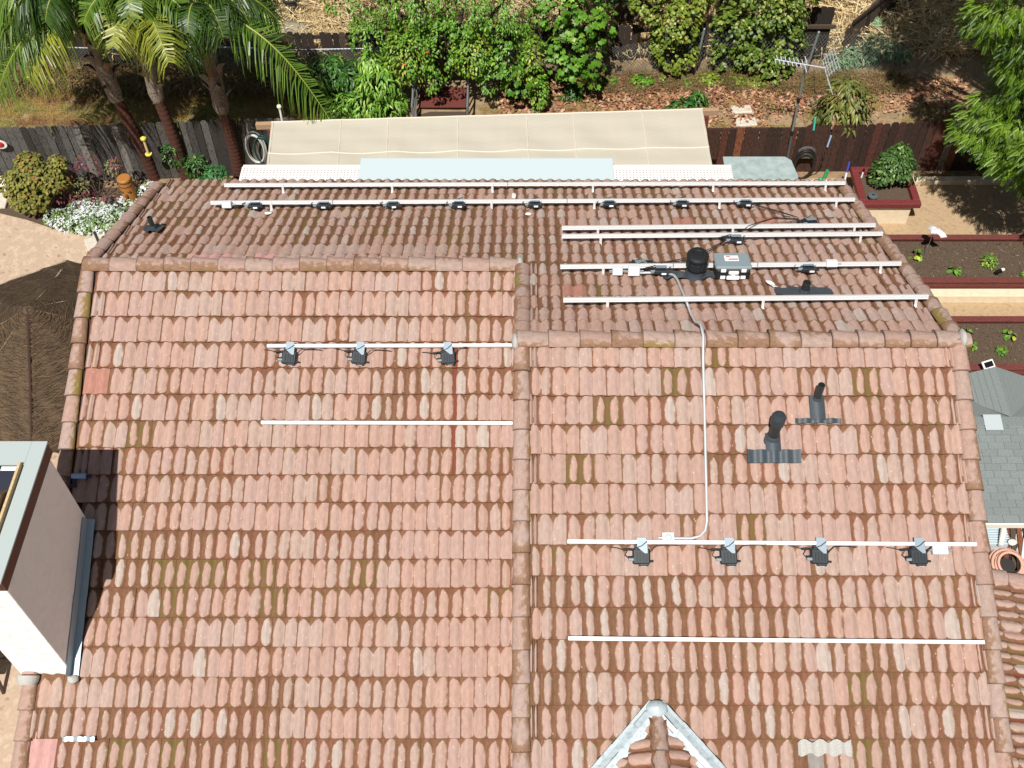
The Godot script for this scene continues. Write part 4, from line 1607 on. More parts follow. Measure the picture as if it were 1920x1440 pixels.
func build_yard() -> void:
	var m: MB
	# hose on the left fence
	var t := thing("garden_hose", "coiled pale and teal garden hose hanging at the grey fence's right end", "hose", Vector3(-5.62, 0.82, -17.9))
	hose_loops(t, Vector3.ZERO, 0.2, 3, 0.016, "hose_white", 2.0, false)
	hose_loops(t, Vector3(0.16, -0.05, 0.02), 0.2, 3, 0.014, "hose_teal", 2.0, false)
	# hose with a wooden hanger on the red fence
	t = thing("hose_hanger", "black hose looped over a dark wooden hanger on the red fence", "hose hanger", Vector3(5.84, 0.62, -17.98))
	m = MB.new()
	m.prism(PackedVector2Array([Vector2(-0.17, -0.1), Vector2(0.15, -0.1), Vector2(0.18, 0.1), Vector2(0.1, 0.16), Vector2(0.0, 0.175), Vector2(-0.1, 0.15), Vector2(-0.17, 0.08)]), 0.0, 0.06)
	part("hanger", m, "grey_board_0", t)
	m.xf = Transform3D.IDENTITY
	hose_loops(t, Vector3(-0.02, -0.22, 0.08), 0.24, 4, 0.014, "hose_dark", 1.7, false)
	m = MB.new()
	m.tube([Vector3(0.15, -0.5, 0.1), Vector3(0.3, -0.35, 0.1), Vector3(0.38, -0.1, 0.1), Vector3(0.36, 0.1, 0.08)], 0.012, 6)
	part("nozzle_end", m, "hose_dark", t)
	# irrigation valve
	t = thing("irrigation_valve", "white plastic pipes with a green valve by the red fence", "irrigation valve", Vector3(6.1, 0.0, -17.4))
	m = MB.new()
	m.tube([Vector3(-0.2, 0, 0), Vector3(-0.2, 0.32, 0), Vector3(-0.14, 0.36, 0), Vector3(0.2, 0.36, 0), Vector3(0.26, 0.32, 0), Vector3(0.26, 0, 0)], 0.026, 8)
	part("pipe", m, "pvc", t)
	m = MB.new()
	m.tube([Vector3(0.06, 0.36, 0), Vector3(0.1, 0.62, -0.02)], 0.04, 10)
	m.ball(Vector3(0.0, 0.4, 0), Vector3(0.06, 0.05, 0.05), 8, 6)
	part("valve", m, "hose_green", t)
	# toy trowel / tool with an orange handle
	t = thing("garden_tool", "slim tool with orange handle and violet blue top by the planter", "garden tool", Vector3(6.5, 0.0, -17.2))
	m = MB.new()
	m.tube([Vector3(-0.02, 0.1, 0.25), Vector3(0.03, 0.42, 0.02)], 0.026, 8)
	part("handle", m, "orange", t)
	m = MB.new()
	m.tube([Vector3(0.03, 0.42, 0.02), Vector3(0.07, 0.66, -0.12)], 0.018, 8)
	part("shaft", m, "sign_white", t)
	m = MB.new()
	m.tube([Vector3(0.07, 0.66, -0.12), Vector3(0.1, 0.86, -0.22)], 0.022, 8)
	part("top", m, "violet_blue", t)
	# thermometer on the fence and turquoise tag
	m = MB.new()
	m.tube([Vector3(6.28, 0.72, -18.05), Vector3(6.3, 1.0, -18.06)], 0.02, 8)
	tag(part("fence_thermometer", m, "tool_blue", null), "thin pale blue tube fixed on the red fence", "thermometer")
	m = MB.new()
	m.tube([Vector3(5.92, 1.12, -18.1), Vector3(5.9, 1.42, -18.12)], 0.022, 8)
	tag(part("plant_stake", m, "turquoise", null), "turquoise stake standing at the fence top beside the drooping shrub", "stake")
	# planter
	t = thing("planter_box", "raised square planter with a dark red rim and cream block base", "planter", Vector3(7.32, 0, -17.0))
	m = MB.new()
	for e in [[Vector3(-0.4, 0.24, 0), Vector3(0.12, 0.48, 1.0)], [Vector3(0.4, 0.24, 0), Vector3(0.12, 0.48, 1.0)], [Vector3(0, 0.24, 0.44), Vector3(0.68, 0.479, 0.12)], [Vector3(0, 0.24, -0.44), Vector3(0.68, 0.479, 0.12)]]:
		m.box(e[0], e[1])
	part("wall", m, "cream_block", t)
	for e in [[Vector3(0.0, 0.54, 0.5), Vector3(1.22, 0.12, 0.14)], [Vector3(0.0, 0.54, -0.5), Vector3(1.22, 0.12, 0.14)], [Vector3(-0.54, 0.539, 0), Vector3(0.14, 0.118, 0.86)], [Vector3(0.54, 0.539, 0), Vector3(0.14, 0.118, 0.86)]]:
		m = MB.new()
		m.box(e[0], e[1], 0.008)
		part("rim_board", m, "planter_red", t)
	m = MB.new()
	m.box(Vector3(0, 0.44, 0), Vector3(0.96, 0.1, 0.88))
	part("soil_fill", m, "soil", t)
	# sprinkler head lamp in the planter
	t = thing("garden_light", "round dark grey garden light in the planter's near left corner", "garden light", Vector3(7.0, 0.49, -16.68))
	m = MB.new()
	m.lathe([Vector2(0.05, 0), Vector2(0.06, 0.09), Vector2(0.1, 0.1), Vector2(0.1, 0.12), Vector2(0.03, 0.13), Vector2(0.001, 0.13)], 14)
	part("body", m, "lamp_grey", t)
	m = MB.new()
	m.box(Vector3(0, 0.133, 0), Vector3(0.05, 0.006, 0.03), 0.001)
	part("cell", m, "solar_cell", t)
	t = thing("riser_pipe", "small white riser with dark top at the planter's far corner", "riser", Vector3(6.92, 0.49, -17.36))
	m = MB.new()
	m.tube([Vector3(0, 0, 0), Vector3(0, 0.16, 0)], 0.02, 8)
	part("pipe", m, "pvc", t)
	m = MB.new()
	m.tube([Vector3(0, 0.16, 0), Vector3(0, 0.22, 0)], 0.022, 8)
	part("cap", m, "solar_cell", t)
	# raised beds
	for i in 2:
		var e: Array = [[7.0, 12.5, -15.72, -14.55], [7.0, 12.5, -13.55, -12.4]][i]
		t = thing("raised_bed", ["red-edged soil bed behind, with the white bird ornament", "red-edged soil bed in front, with the small solar light"][i], "raised bed", Vector3(0, 0, 0), Basis.IDENTITY, "raised vegetable beds")
		var cx: float = (e[0] + e[1]) * 0.5
		for zz in [e[2], e[3]]:
			m = MB.new()
			m.box(Vector3(cx, 0.19, zz), Vector3(e[1] - e[0], 0.34, 0.07), 0.006)
			m.box(Vector3(cx, 0.37, zz), Vector3(e[1] - e[0] + 0.04, 0.035, 0.13), 0.006)
			part("side_board", m, "bed_red", t)
		m = MB.new()
		m.box(Vector3(e[0], 0.185, (e[2] + e[3]) * 0.5), Vector3(0.07, 0.33, e[3] - e[2]), 0.006)
		part("side_board", m, "bed_red", t)
		m = MB.new()
		m.box(Vector3(cx, 0.14, (e[2] + e[3]) * 0.5), Vector3(e[1] - e[0] - 0.08, 0.28, e[3] - e[2] - 0.08))
		part("soil_fill", m, "soil", t)
		m = MB.new()
		m.box(Vector3(cx, 0.1, e[3] + 0.16), Vector3(e[1] - e[0], 0.2, 0.2), 0.01)
		part("footing", m, "cream_block", t)
	# low concrete kerb at the foot of the red fence
	m = MB.new()
	m.box(Vector3(10.0, 0.06, -17.75), Vector3(4.2, 0.12, 0.16), 0.01)
	structure("kerb", m, "cream_block")
	# bird ornament
	t = thing("bird_ornament", "white bird ornament with spread wings on a thin stake", "ornament", Vector3(7.82, 0.3, -15.3))
	m = MB.new()
	m.tube([Vector3(0, 0, 0), Vector3(-0.02, 0.62, 0.03)], 0.006, 5)
	part("stake", m, "galvanised", t)
	m = MB.new()
	m.xf = Transform3D(Basis(Vector3.UP, 0.7) * Basis(Vector3(0, 0, 1), -0.3), Vector3(0.02, 0.66, 0.03))
	m.ball(Vector3.ZERO, Vector3(0.16, 0.055, 0.055), 10, 8)
	m.ball(Vector3(-0.16, 0.03, 0), Vector3(0.05, 0.042, 0.042), 8, 6)
	part("body", m, "bird_white", t)
	for s in [-1.0, 1.0]:
		m = MB.new()
		m.xf = Transform3D(Basis(Vector3.UP, 0.7) * Basis(Vector3(1, 0, 0), s * 0.5), Vector3(0.02, 0.68, 0.03))
		var p := PackedVector3Array()
		for r in 5:
			for k in 4:
				p.append(Vector3(-0.07 + 0.14 * k / 3.0 + 0.05 * r * 0.3, 0.03 * sin(r * 0.8), s * 0.05 * r * (1.0 + 0.1 * k)) if s < 0 else Vector3(0.07 - 0.14 * k / 3.0 + 0.05 * r * 0.3, 0.03 * sin(r * 0.8), s * 0.05 * r * (1.1 - 0.1 * k)))
		m.surf(5, 4, p)
		part("wing", m, "bird_white", t)
	# solar stake light
	t = thing("solar_light", "small white framed solar panel light tilted at the front bed's edge", "solar light", Vector3(8.2, 0.3, -12.3))
	m = MB.new()
	m.tube([Vector3(0, -0.2, 0), Vector3(0, 0.24, 0)], 0.012, 6)
	part("stake", m, "solar_cell", t)
	m = MB.new()
	m.box(Vector3(0, 0.26, 0), Vector3(0.23, 0.03, 0.16), 0.01, Basis(Vector3.UP, 0.35) * Basis(Vector3.RIGHT, 0.45))
	part("frame", m, "sign_white", t)
	m = MB.new()
	m.box(Vector3(0, 0.276, 0.008), Vector3(0.17, 0.008, 0.1), 0.0, Basis(Vector3.UP, 0.35) * Basis(Vector3.RIGHT, 0.45))
	part("cell", m, "solar_cell", t)
	t = thing("bed_spotlight", "tiny black and white spotlight in the rear bed soil", "spotlight", Vector3(9.1, 0.28, -14.75))
	m = MB.new()
	m.tube([Vector3(0, 0, 0), Vector3(0, 0.12, 0)], 0.008, 5)
	m.tube([Vector3(-0.07, 0.13, 0.03), Vector3(0.03, 0.15, 0)], 0.035, 8)
	part("body", m, "solar_cell", t)
	m = MB.new()
	m.ball(Vector3(0.06, 0.16, -0.01), Vector3(0.045, 0.035, 0.035), 8, 6)
	part("lens", m, "sign_white", t)
	build_shed()
	# side yard clutter by the shed
	t = thing("storage_bin", "pale blue ribbed storage bin between shed and house", "storage bin", Vector3(7.05, 0, -8.5))
	m = MB.new()
	m.box(Vector3(0, 0.62, 0), Vector3(0.42, 1.24, 0.46), 0.03)
	part("body", m, "bin_blue", t)
	for k in 9:
		m = MB.new()
		m.box(Vector3(0.0, 1.26, -0.1 + 0.042 * k), Vector3(0.4, 0.035, 0.024), 0.006)
		part("rib", m, "bin_blue", t)
	m = MB.new()
	m.box(Vector3(0.02, 1.28, -0.2), Vector3(0.42, 0.1, 0.14), 0.03)
	part("hinge_block", m, "bin_blue", t)
	t = thing("hose_reel", "coil of pink garden hose beside the lower tiled roof", "hose", Vector3(7.2, 1.0, -8.02), Basis(Vector3.RIGHT, 0.3))
	hose_loops(t, Vector3.ZERO, 0.26, 7, 0.022, "hose_pink", 1.0, true)
	m = MB.new()
	m.lathe([Vector2(0.13, -0.95), Vector2(0.13, 0.02), Vector2(0.001, 0.02)], 12)
	part("drum", m, "hose_dark", t)
	t = thing("plank_stack", "brown planks leaning beside the pink hose", "planks", Vector3(7.38, 0, -8.35))
	for k in 4:
		m = MB.new()
		m.box(Vector3(-0.09 + 0.085 * k, 1.0 + 0.05 * k, 0.03 * k), Vector3(0.07, 0.04, 0.7), 0.004, Basis(Vector3.UP, 0.06 * k - 0.15) * Basis(Vector3.RIGHT, 0.35))
		part("plank", m, ["wood_red", "dark_board_1", "red_board_2", "dark_board_0"][k], t)
	t = thing("cloth_roll", "rolled white cloth bundle between bin and planks", "bundle", Vector3(7.14, 1.25, -8.36))
	m = MB.new()
	m.tube([Vector3(-0.08, 0.06, 0.16), Vector3(0.0, 0.1, -0.03), Vector3(0.04, 0.1, -0.16)], [0.035, 0.05, 0.04], 10)
	part("roll", m, "sign_white", t)
	m = MB.new()
	m.ball(Vector3(0.11, 0.06, 0.1), Vector3(0.07, 0.05, 0.055), 10, 6)
	part("fold", m, "sign_white", t)
	t = thing("folded_ladder", "pale blue-grey ladder rails standing beside the planks", "ladder", Vector3(7.56, 0.1, -8.15))
	for s in [-1.0, 1.0]:
		m = MB.new()
		m.box(Vector3(s * 0.1, 0.95, 0), Vector3(0.04, 0.06, 1.0), 0.005, Basis(Vector3.UP, -0.25) * Basis(Vector3.RIGHT, 0.4))
		part("side_rail", m, "bin_blue", t)
	for k in 4:
		m = MB.new()
		m.box(Vector3(0.04 * k - 0.06, 0.82 + 0.1 * k, 0.3 - 0.22 * k), Vector3(0.2, 0.03, 0.03), 0.003)
		part("rung", m, "bin_blue", t)
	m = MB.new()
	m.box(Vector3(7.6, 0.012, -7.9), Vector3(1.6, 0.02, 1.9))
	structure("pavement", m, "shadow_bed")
	build_porch_roof()
	build_left_yard()

func build_shed() -> void:
	var t := thing("shed", "garden shed with a grey shingle roof at right edge", "shed", Vector3.ZERO)
	var m := MB.new()
	m.box(Vector3(8.2, 0.85, -9.75), Vector3(2.7, 1.7, 1.9))
	m.box(Vector3(7.62, 0.83, -10.8), Vector3(1.0, 1.66, 0.7))
	part("wall", m, "shed_wall", t)
	# siding grooves on the near wall
	for k in 7:
		m = MB.new()
		m.box(Vector3(8.2, 1.6 - 0.17 * k, -8.78), Vector3(2.7, 0.15, 0.03), 0.004)
		part("siding_board", m, "shed_wall", t)
	var ridge := Vector3(0, 2.1, -9.92)
	var near := Vector3(0, 1.75, -8.33)
	var deck := MB.new()
	deck.quad(Vector3(6.5, near.y - 0.02, near.z), Vector3(9.8, near.y - 0.02, near.z), Vector3(9.8, ridge.y - 0.02, ridge.z), Vector3(6.5, ridge.y - 0.02, ridge.z))
	deck.quad(Vector3(9.8, 1.72, -11.1), Vector3(6.5, 1.72, -11.1), Vector3(6.5, ridge.y - 0.02, ridge.z), Vector3(9.8, ridge.y - 0.02, ridge.z))
	var south := part("roof_slope", deck, "shingle_b", t)
	# near slope: courses of shingles
	var nn := (Vector3.RIGHT).cross(ridge - near).normalized()
	var up := (ridge - near)
	var courses := 14
	for r in courses:
		var x := 6.51 + (0.12 if r % 2 else 0.0)
		var first := true
		while x < 8.0:
			var w := 0.24
			var x0 := 6.49 if first else x
			var x1 := x + w - 0.004
			first = false
			m = MB.new()
			var a := near + up * (float(r) / courses)
			var b := near + up * (float(r + 1.15) / courses)
			var p0 := Vector3(x0, a.y, a.z) + nn * 0.016
			var p1 := Vector3(x1, a.y, a.z) + nn * 0.016
			var p2 := Vector3(x1, b.y, b.z) + nn * 0.004
			var p3 := Vector3(x0, b.y, b.z) + nn * 0.004
			m.quad(p0, p1, p2, p3)
			m.quad(p0 - nn * 0.012, p1 - nn * 0.012, p1, p0)
			part("shingle", m, "shingle" if rng.randf() < 0.6 else "shingle_b", south)
			x += w
	# cross gable running away from the main ridge
	m = MB.new()
	var ra := Vector3(7.44, 2.1, -10.0)
	var rb := Vector3(7.46, 2.1, -11.0)
	for s in [-1.0, 1.0]:
		var ea := ra + Vector3(s * 0.6, -0.27, -0.6)
		var eb := rb + Vector3(s * 0.6, -0.27, 0.0)
		var ma := ra
		m.quad_out(ma, ea, eb, rb, Vector3(s * 0.4, 1, 0))
	var wing := part("roof_slope", m, "shingle", t)
	for k in 6:
		m = MB.new()
		var f := (k + 1) / 7.0
		for s in [-1.0, 1.0]:
			var p0 := ra + Vector3(s * 0.6, -0.27, -0.6) * f + Vector3(0, 0.004, -0.01)
			var p1 := rb + Vector3(s * 0.6, -0.27, 0.0) * f + Vector3(0, 0.004, 0)
			var o := Vector3(s * 0.012, -0.001, 0)
			m.quad_out(p0, p0 + o, p1 + o, p1, Vector3(0, 1, 0))
		part("shingle_course", m, "shingle_b", wing)
	m = MB.new()
	m.box(ridge + Vector3(8.0, 0.012, 0), Vector3(3.4, 0.02, 0.16), 0.006)
	part("ridge_cap", m, "shingle_b", t)
	m = MB.new()
	m.box(Vector3(7.12, 2.128, -9.88), Vector3(0.27, 0.006, 0.26), 0.0, Basis(Vector3.RIGHT, 0.2))
	part("ridge_patch", m, "ridge_tape", t)
	m = MB.new()
	m.box(Vector3(8.2, 1.69, -8.32), Vector3(3.45, 0.1, 0.03), 0.004)
	part("fascia", m, "shed_wall", t)

func build_porch_roof() -> void:
	var t := thing("porch_roof", "lower porch roof with brown barrel tiles at right bottom edge", "porch roof")
	var top := Vector3(5.0, 2.95, -7.05)
	var down := Vector3(cos(0.33), -sin(0.33), 0)
	var nrm := Vector3(sin(0.33), cos(0.33), 0)
	var b := Basis(nrm.cross(down), nrm, down)
	var m := MB.new()
	m.xf = Transform3D(b, top)
	m.box(Vector3(-2.0, -0.06, 1.4), Vector3(4.0, 0.06, 2.8))
	var deck := part("deck", m, "deck", t)
	for i in 7:
		for k in 12:
			var look := rng.randi_range(40, 59) if rng.randf() < 0.8 else rng.randi_range(20, 39)
			var o := part("tile", tile_meshes[look], "tile", deck)
			o.transform = Transform3D(b, top + b * Vector3(-0.45 - 0.308 * k + 0.1, -0.02, 0.5 + 0.34 * i))
	for i in 7:
		var o := part("rake_tile", ridge_meshes[rng.randi() % 16], "ridge_tile", t)
		o.transform = Transform3D(b, top + b * Vector3(0.0, -0.01, 0.45 + 0.35 * i))
	m = MB.new()
	m.box(Vector3(6.3, 1.1, -3.4), Vector3(0.14, 2.2, 0.14), 0.01)
	part("post", m, "beam_tan", t)

func build_left_yard() -> void:
	var m: MB
	# carved post
	var t := thing("carved_post", "orange carved wooden face post beside the white flowers", "carved post", Vector3(-8.2, 0, -17.05))
	m = MB.new()
	m.lathe([Vector2(0.14, 0), Vector2(0.15, 0.2), Vector2(0.145, 0.62), Vector2(0.14, 0.74), Vector2(0.12, 0.76), Vector2(0.001, 0.76)], 16)
	part("trunk", m, "carved_wood", t)
	m = MB.new()
	m.ball(Vector3(0.0, 0.36, 0.14), Vector3(0.035, 0.08, 0.04), 8, 6)
	m.ball(Vector3(0.0, 0.2, 0.135), Vector3(0.09, 0.03, 0.035), 10, 6)
	m.ball(Vector3(-0.06, 0.48, 0.12), Vector3(0.045, 0.03, 0.03), 8, 6)
	m.ball(Vector3(0.06, 0.48, 0.12), Vector3(0.045, 0.03, 0.03), 8, 6)
	part("face_relief", m, "carved_dark", t)
	for y in [0.58, 0.68]:
		m = MB.new()
		m.lathe([Vector2(0.146, y), Vector2(0.15, y + 0.015), Vector2(0.146, y + 0.03)], 16)
		part("band", m, "carved_dark", t)
	# umbrella base
	t = thing("umbrella_base", "white square plate with a short black pole on the patio", "umbrella base", Vector3(-8.62, 0.0, -15.87), Basis(Vector3.UP, 0.5))
	m = MB.new()
	m.box(Vector3(0, 0.04, 0), Vector3(0.5, 0.06, 0.5), 0.012)
	part("plate", m, "concrete", t)
	m = MB.new()
	m.tube([Vector3(0, 0.05, 0), Vector3(0.0, 0.36, 0.0)], 0.03, 10)
	part("pole", m, "pipe_black", t)
	t = thing("umbrella_base", "white square plate cut by the left picture edge", "umbrella base", Vector3(-11.1, 0.0, -17.15), Basis(Vector3.UP, 0.1))
	m = MB.new()
	m.box(Vector3(0, 0.04, 0), Vector3(0.5, 0.06, 0.5), 0.012)
	part("plate", m, "concrete", t)
	m = MB.new()
	m.tube([Vector3(-0.05, 0.05, 0), Vector3(-0.05, 0.36, 0.0)], 0.03, 10)
	part("pole", m, "pipe_black", t)
	# white bench end
	t = thing("garden_bench", "white bench end by the left picture edge", "bench", Vector3(-11.25, 0, -17.3))
	for k in 3:
		m = MB.new()
		m.box(Vector3(0.0, 0.42, -0.12 + 0.11 * k), Vector3(1.1, 0.03, 0.095), 0.005)
		part("slat", m, "sign_white", t)
	for s in [-0.45, 0.45]:
		m = MB.new()
		m.box(Vector3(s, 0.2, 0), Vector3(0.05, 0.4, 0.3), 0.005)
		part("leg", m, "sign_white", t)
	# red sign on the fence
	t = thing("fence_ornament", "small red and white oval ornament on the grey fence", "ornament", Vector3(-10.72, 1.16, -17.6))
	m = MB.new()
	m.xf = Transform3D(Basis(Vector3.RIGHT, PI / 2), Vector3.ZERO)
	m.lathe([Vector2(0.15, 0), Vector2(0.15, 0.02), Vector2(0.001, 0.02)], 18)
	var o := part("plate", m, "sign_white", t)
	o.scale = Vector3(1, 0.7, 1)
	m = MB.new()
	m.ball(Vector3(-0.01, 0.015, 0.03), Vector3(0.11, 0.07, 0.03), 12, 6)
	part("red_boss", m, "red_glass", t)
	# feeder on the palm
	t = thing("bird_feeder", "yellow topped tube feeder hanging on the left palm trunk", "bird feeder", Vector3(-7.72, 1.0, -17.5))
	m = MB.new()
	m.tube([Vector3(0, 0.0, 0), Vector3(0, 0.36, 0)], 0.03, 8)
	part("tube", m, "old_trim", t)
	m = MB.new()
	m.lathe([Vector2(0.055, 0.36), Vector2(0.06, 0.4), Vector2(0.02, 0.43), Vector2(0.001, 0.43)], 12)
	m.lathe([Vector2(0.001, -0.02), Vector2(0.07, -0.02), Vector2(0.07, 0.0), Vector2(0.001, 0.01)], 12)
	part("cap", m, "yellow", t)
	# lantern stake
	t = thing("path_light", "slim black lantern standing in the white flowers", "path light", Vector3(-8.5, 0, -16.75))
	m = MB.new()
	m.tube([Vector3(0, 0, 0), Vector3(0, 0.35, 0)], 0.012, 6)
	m.lathe([Vector2(0.03, 0.3), Vector2(0.045, 0.42), Vector2(0.06, 0.44), Vector2(0.01, 0.5)], 10)
	part("lantern", m, "pipe_black", t)
	# clay pot
	t = thing("clay_pot", "overturned clay pot at the edge of the white flowers", "flower pot", Vector3(-8.05, 0.1, -16.1), Basis(Vector3(0, 0, 1), 1.2))
	m = MB.new()
	m.lathe([Vector2(0.07, 0), Vector2(0.1, 0.16), Vector2(0.12, 0.16), Vector2(0.12, 0.2), Vector2(0.1, 0.2), Vector2(0.07, 0.04), Vector2(0.001, 0.04)], 14)
	part("pot", m, "carved_wood", t)
	# patio chair leg at the bottom left
	t = thing("patio_chair", "brown metal chair frame on the patio below the chimney", "chair", Vector3(-7.95, 0, -6.75))
	for e in [[Vector3(0.18, 0, 0.3), Vector3(0.0, 0.62, -0.1)], [Vector3(0.18, 0, -0.25), Vector3(0.1, 0.62, 0.1)], [Vector3(-0.5, 0, 0.3), Vector3(-0.5, 0.62, -0.1)], [Vector3(-0.5, 0, -0.25), Vector3(-0.45, 0.62, 0.1)]]:
		m = MB.new()
		m.tube([e[0], e[1]], 0.03, 8)
		part("leg", m, "chair_brown", t)
	m = MB.new()
	m.box(Vector3(-0.22, 0.42, 0.0), Vector3(0.52, 0.05, 0.5), 0.015)
	part("seat", m, "chair_brown", t)
	m = MB.new()
	m.tube([Vector3(0.0, 0.62, -0.1), Vector3(0.06, 0.64, 0.0), Vector3(0.1, 0.62, 0.1)], 0.03, 8)
	m.tube([Vector3(0.02, 0.4, -0.02), Vector3(0.17, 0.25, -0.15)], 0.02, 8)
	part("arm", m, "chair_brown", t)
	build_palapa()
	# on the hillside
	t = thing("nursery_pot", "black plastic nursery pot on the dry slope", "flower pot", Vector3(-5.25, hill(-5.25, -21.75), -21.75))
	m = MB.new()
	m.lathe([Vector2(0.13, -0.05), Vector2(0.17, 0.34), Vector2(0.19, 0.34), Vector2(0.19, 0.38), Vector2(0.165, 0.38), Vector2(0.12, 0.06), Vector2(0.001, 0.06)], 16)
	part("pot", m, "pot_black", t)
	m = MB.new()
	m.xf = Transform3D(Basis.IDENTITY, Vector3(-5.2, hill(-5.2, -21.2) + 0.05, -21.15))
	m.ball(Vector3.ZERO, Vector3(0.5, 0.3, 0.32), 14, 9, 0.1, 2.0)
	tag(part("boulder", m, "rock", null), "grey-brown boulder at the top fence below the nursery pot", "boulder")
	m = MB.new()
	m.xf = Transform3D(Basis.IDENTITY, Vector3(-5.9, hill(-5.9, -21.6) + 0.03, -21.6))
	m.ball(Vector3.ZERO, Vector3(0.35, 0.22, 0.26), 14, 9, 0.1, 5.0)
	tag(part("boulder", m, "rock", null), "smaller boulder left of the nursery pot among vines", "boulder")
	# foot bridge with two railings
	t = thing("wood_steps", "brown plank steps with grey metal railings behind the canopy", "steps", Vector3(-1.8, 0, -18.9))
	for k in 8:
		m = MB.new()
		m.box(Vector3(0, 0.88 + (0.0 if k < 4 else 0.12), 0.5 - 0.17 * k), Vector3(1.0, 0.045, 0.16), 0.006)
		part("plank", m, "wood_red" if k > 3 else "dark_board_1", t)
	for s in [-1.0, 1.0]:
		m = MB.new()
		m.box(Vector3(s * 0.52, 0.82, -0.05), Vector3(0.05, 0.22, 1.4), 0.005)
		part("stringer", m, "dark_board_0", t)
		for k in 5:
			m = MB.new()
			var z := 0.5 - 0.24 * k
			var y := 0.85 + (0.0 if k < 2 else 0.1)
			m.tube([Vector3(s * 0.55, y, z), Vector3(s * 0.57, y + 0.62, z)], 0.018, 8)
			part("baluster", m, "galvanised", t)
		m = MB.new()
		m.tube([Vector3(s * 0.57, 1.47, 0.52), Vector3(s * 0.57, 1.49, 0.2), Vector3(s * 0.57, 1.57, -0.1), Vector3(s * 0.57, 1.57, -0.5)], 0.022, 8)
		part("handrail", m, "galvanised", t)

func build_palapa() -> void:
	var t := thing("thatched_hut", "round brown thatched umbrella roof at left edge beside the house", "thatched hut", Vector3(-7.66, 0, -11.3))
	var r := 2.05
	var n := 8
	var apex := Vector3(0, 3.15, 0)
	var straw := MB.new()
	straw.quad(Vector3(-0.004, 0, 0.16), Vector3(0.004, 0, 0.16), Vector3(0.003, 0.012, 0.0), Vector3(-0.003, 0.012, 0.0))
	straw.quad(Vector3(-0.003, 0.012, 0.0), Vector3(0.003, 0.012, 0.0), Vector3(0.0015, 0.0, -0.16), Vector3(-0.0015, 0.0, -0.16))
	var sm := straw.mesh()
	for k in n:
		var a0 := TAU * k / n + 0.13
		var a1 := TAU * (k + 1) / n + 0.13
		var e0 := Vector3(sin(a0) * r, 2.12, cos(a0) * r)
		var e1 := Vector3(sin(a1) * r, 2.12, cos(a1) * r)
		var m := MB.new()
		var p := PackedVector3Array()
		for row in 9:
			for c in 9:
				var f := row / 8.0
				var q := e0.lerp(e1, c / 8.0).lerp(apex, f)
				q.y += 0.03 * sin(c * 2.2 + row * 1.7 + k) * (1.0 - f) - 0.05 * sin(f * PI)
				p.append(q)
		m.surf(9, 9, p)
		m.quad(e0 + Vector3(0, -0.12, 0), e1 + Vector3(0, -0.12, 0), e1, e0)
		var face := part("thatch_face", m, "thatch", t)
		var xs := []
		var cs := []
		var dn := ((e0 + e1) * 0.5 - apex).normalized()
		var side := (e1 - e0).normalized()
		var nn := dn.cross(side).normalized()
		if nn.y < 0: nn = -nn
		for i in 2600:
			var f := 1.0 - sqrt(rng.randf())
			var q := e0.lerp(e1, rng.randf()).lerp(apex, f)
			q.y += -0.05 * sin(f * PI) + rf(0.0, 0.03)
			var yaw := PI * 0.5 + rf(-0.45, 0.45)
			var b := Basis(side, nn, side.cross(nn)) * Basis(Vector3.UP, yaw)
			xs.append(Transform3D(b * Basis.from_scale(Vector3(0.9, 1, 0.8) * rf(0.4, 0.9)), q))
			var g := rf(0.45, 1.15)
			cs.append(L(108 * g, 88 * g, 66 * g))
		scatter("straw", sm, xs, cs, "straw", face)
		if k == 0:
			m = MB.new()
			m.tube([e0 + Vector3(0, 0.0, 0), e0.lerp(apex, 0.5) + Vector3(0, -0.03, 0), apex], [0.02, 0.022, 0.03], 6)
			part("hip_seam", m, "deck", t)
	var m := MB.new()
	m.ball(apex + Vector3(0, -0.05, 0), Vector3(0.1, 0.06, 0.1), 10, 6, 0.2)
	part("crown_tuft", m, "thatch", t)
	m = MB.new()
	m.tube([Vector3(0, 0, 0), Vector3(0, 3.0, 0)], 0.09, 10)
	part("post", m, "bark", t)

# ---------------------------------------------------------------- plants
var leaf_small: ArrayMesh
var leaf_round: ArrayMesh
var leaf_long: ArrayMesh
var leaf_fig: ArrayMesh
var tuft: ArrayMesh
var spray: ArrayMesh
var dry_leaf: ArrayMesh
var floret: ArrayMesh

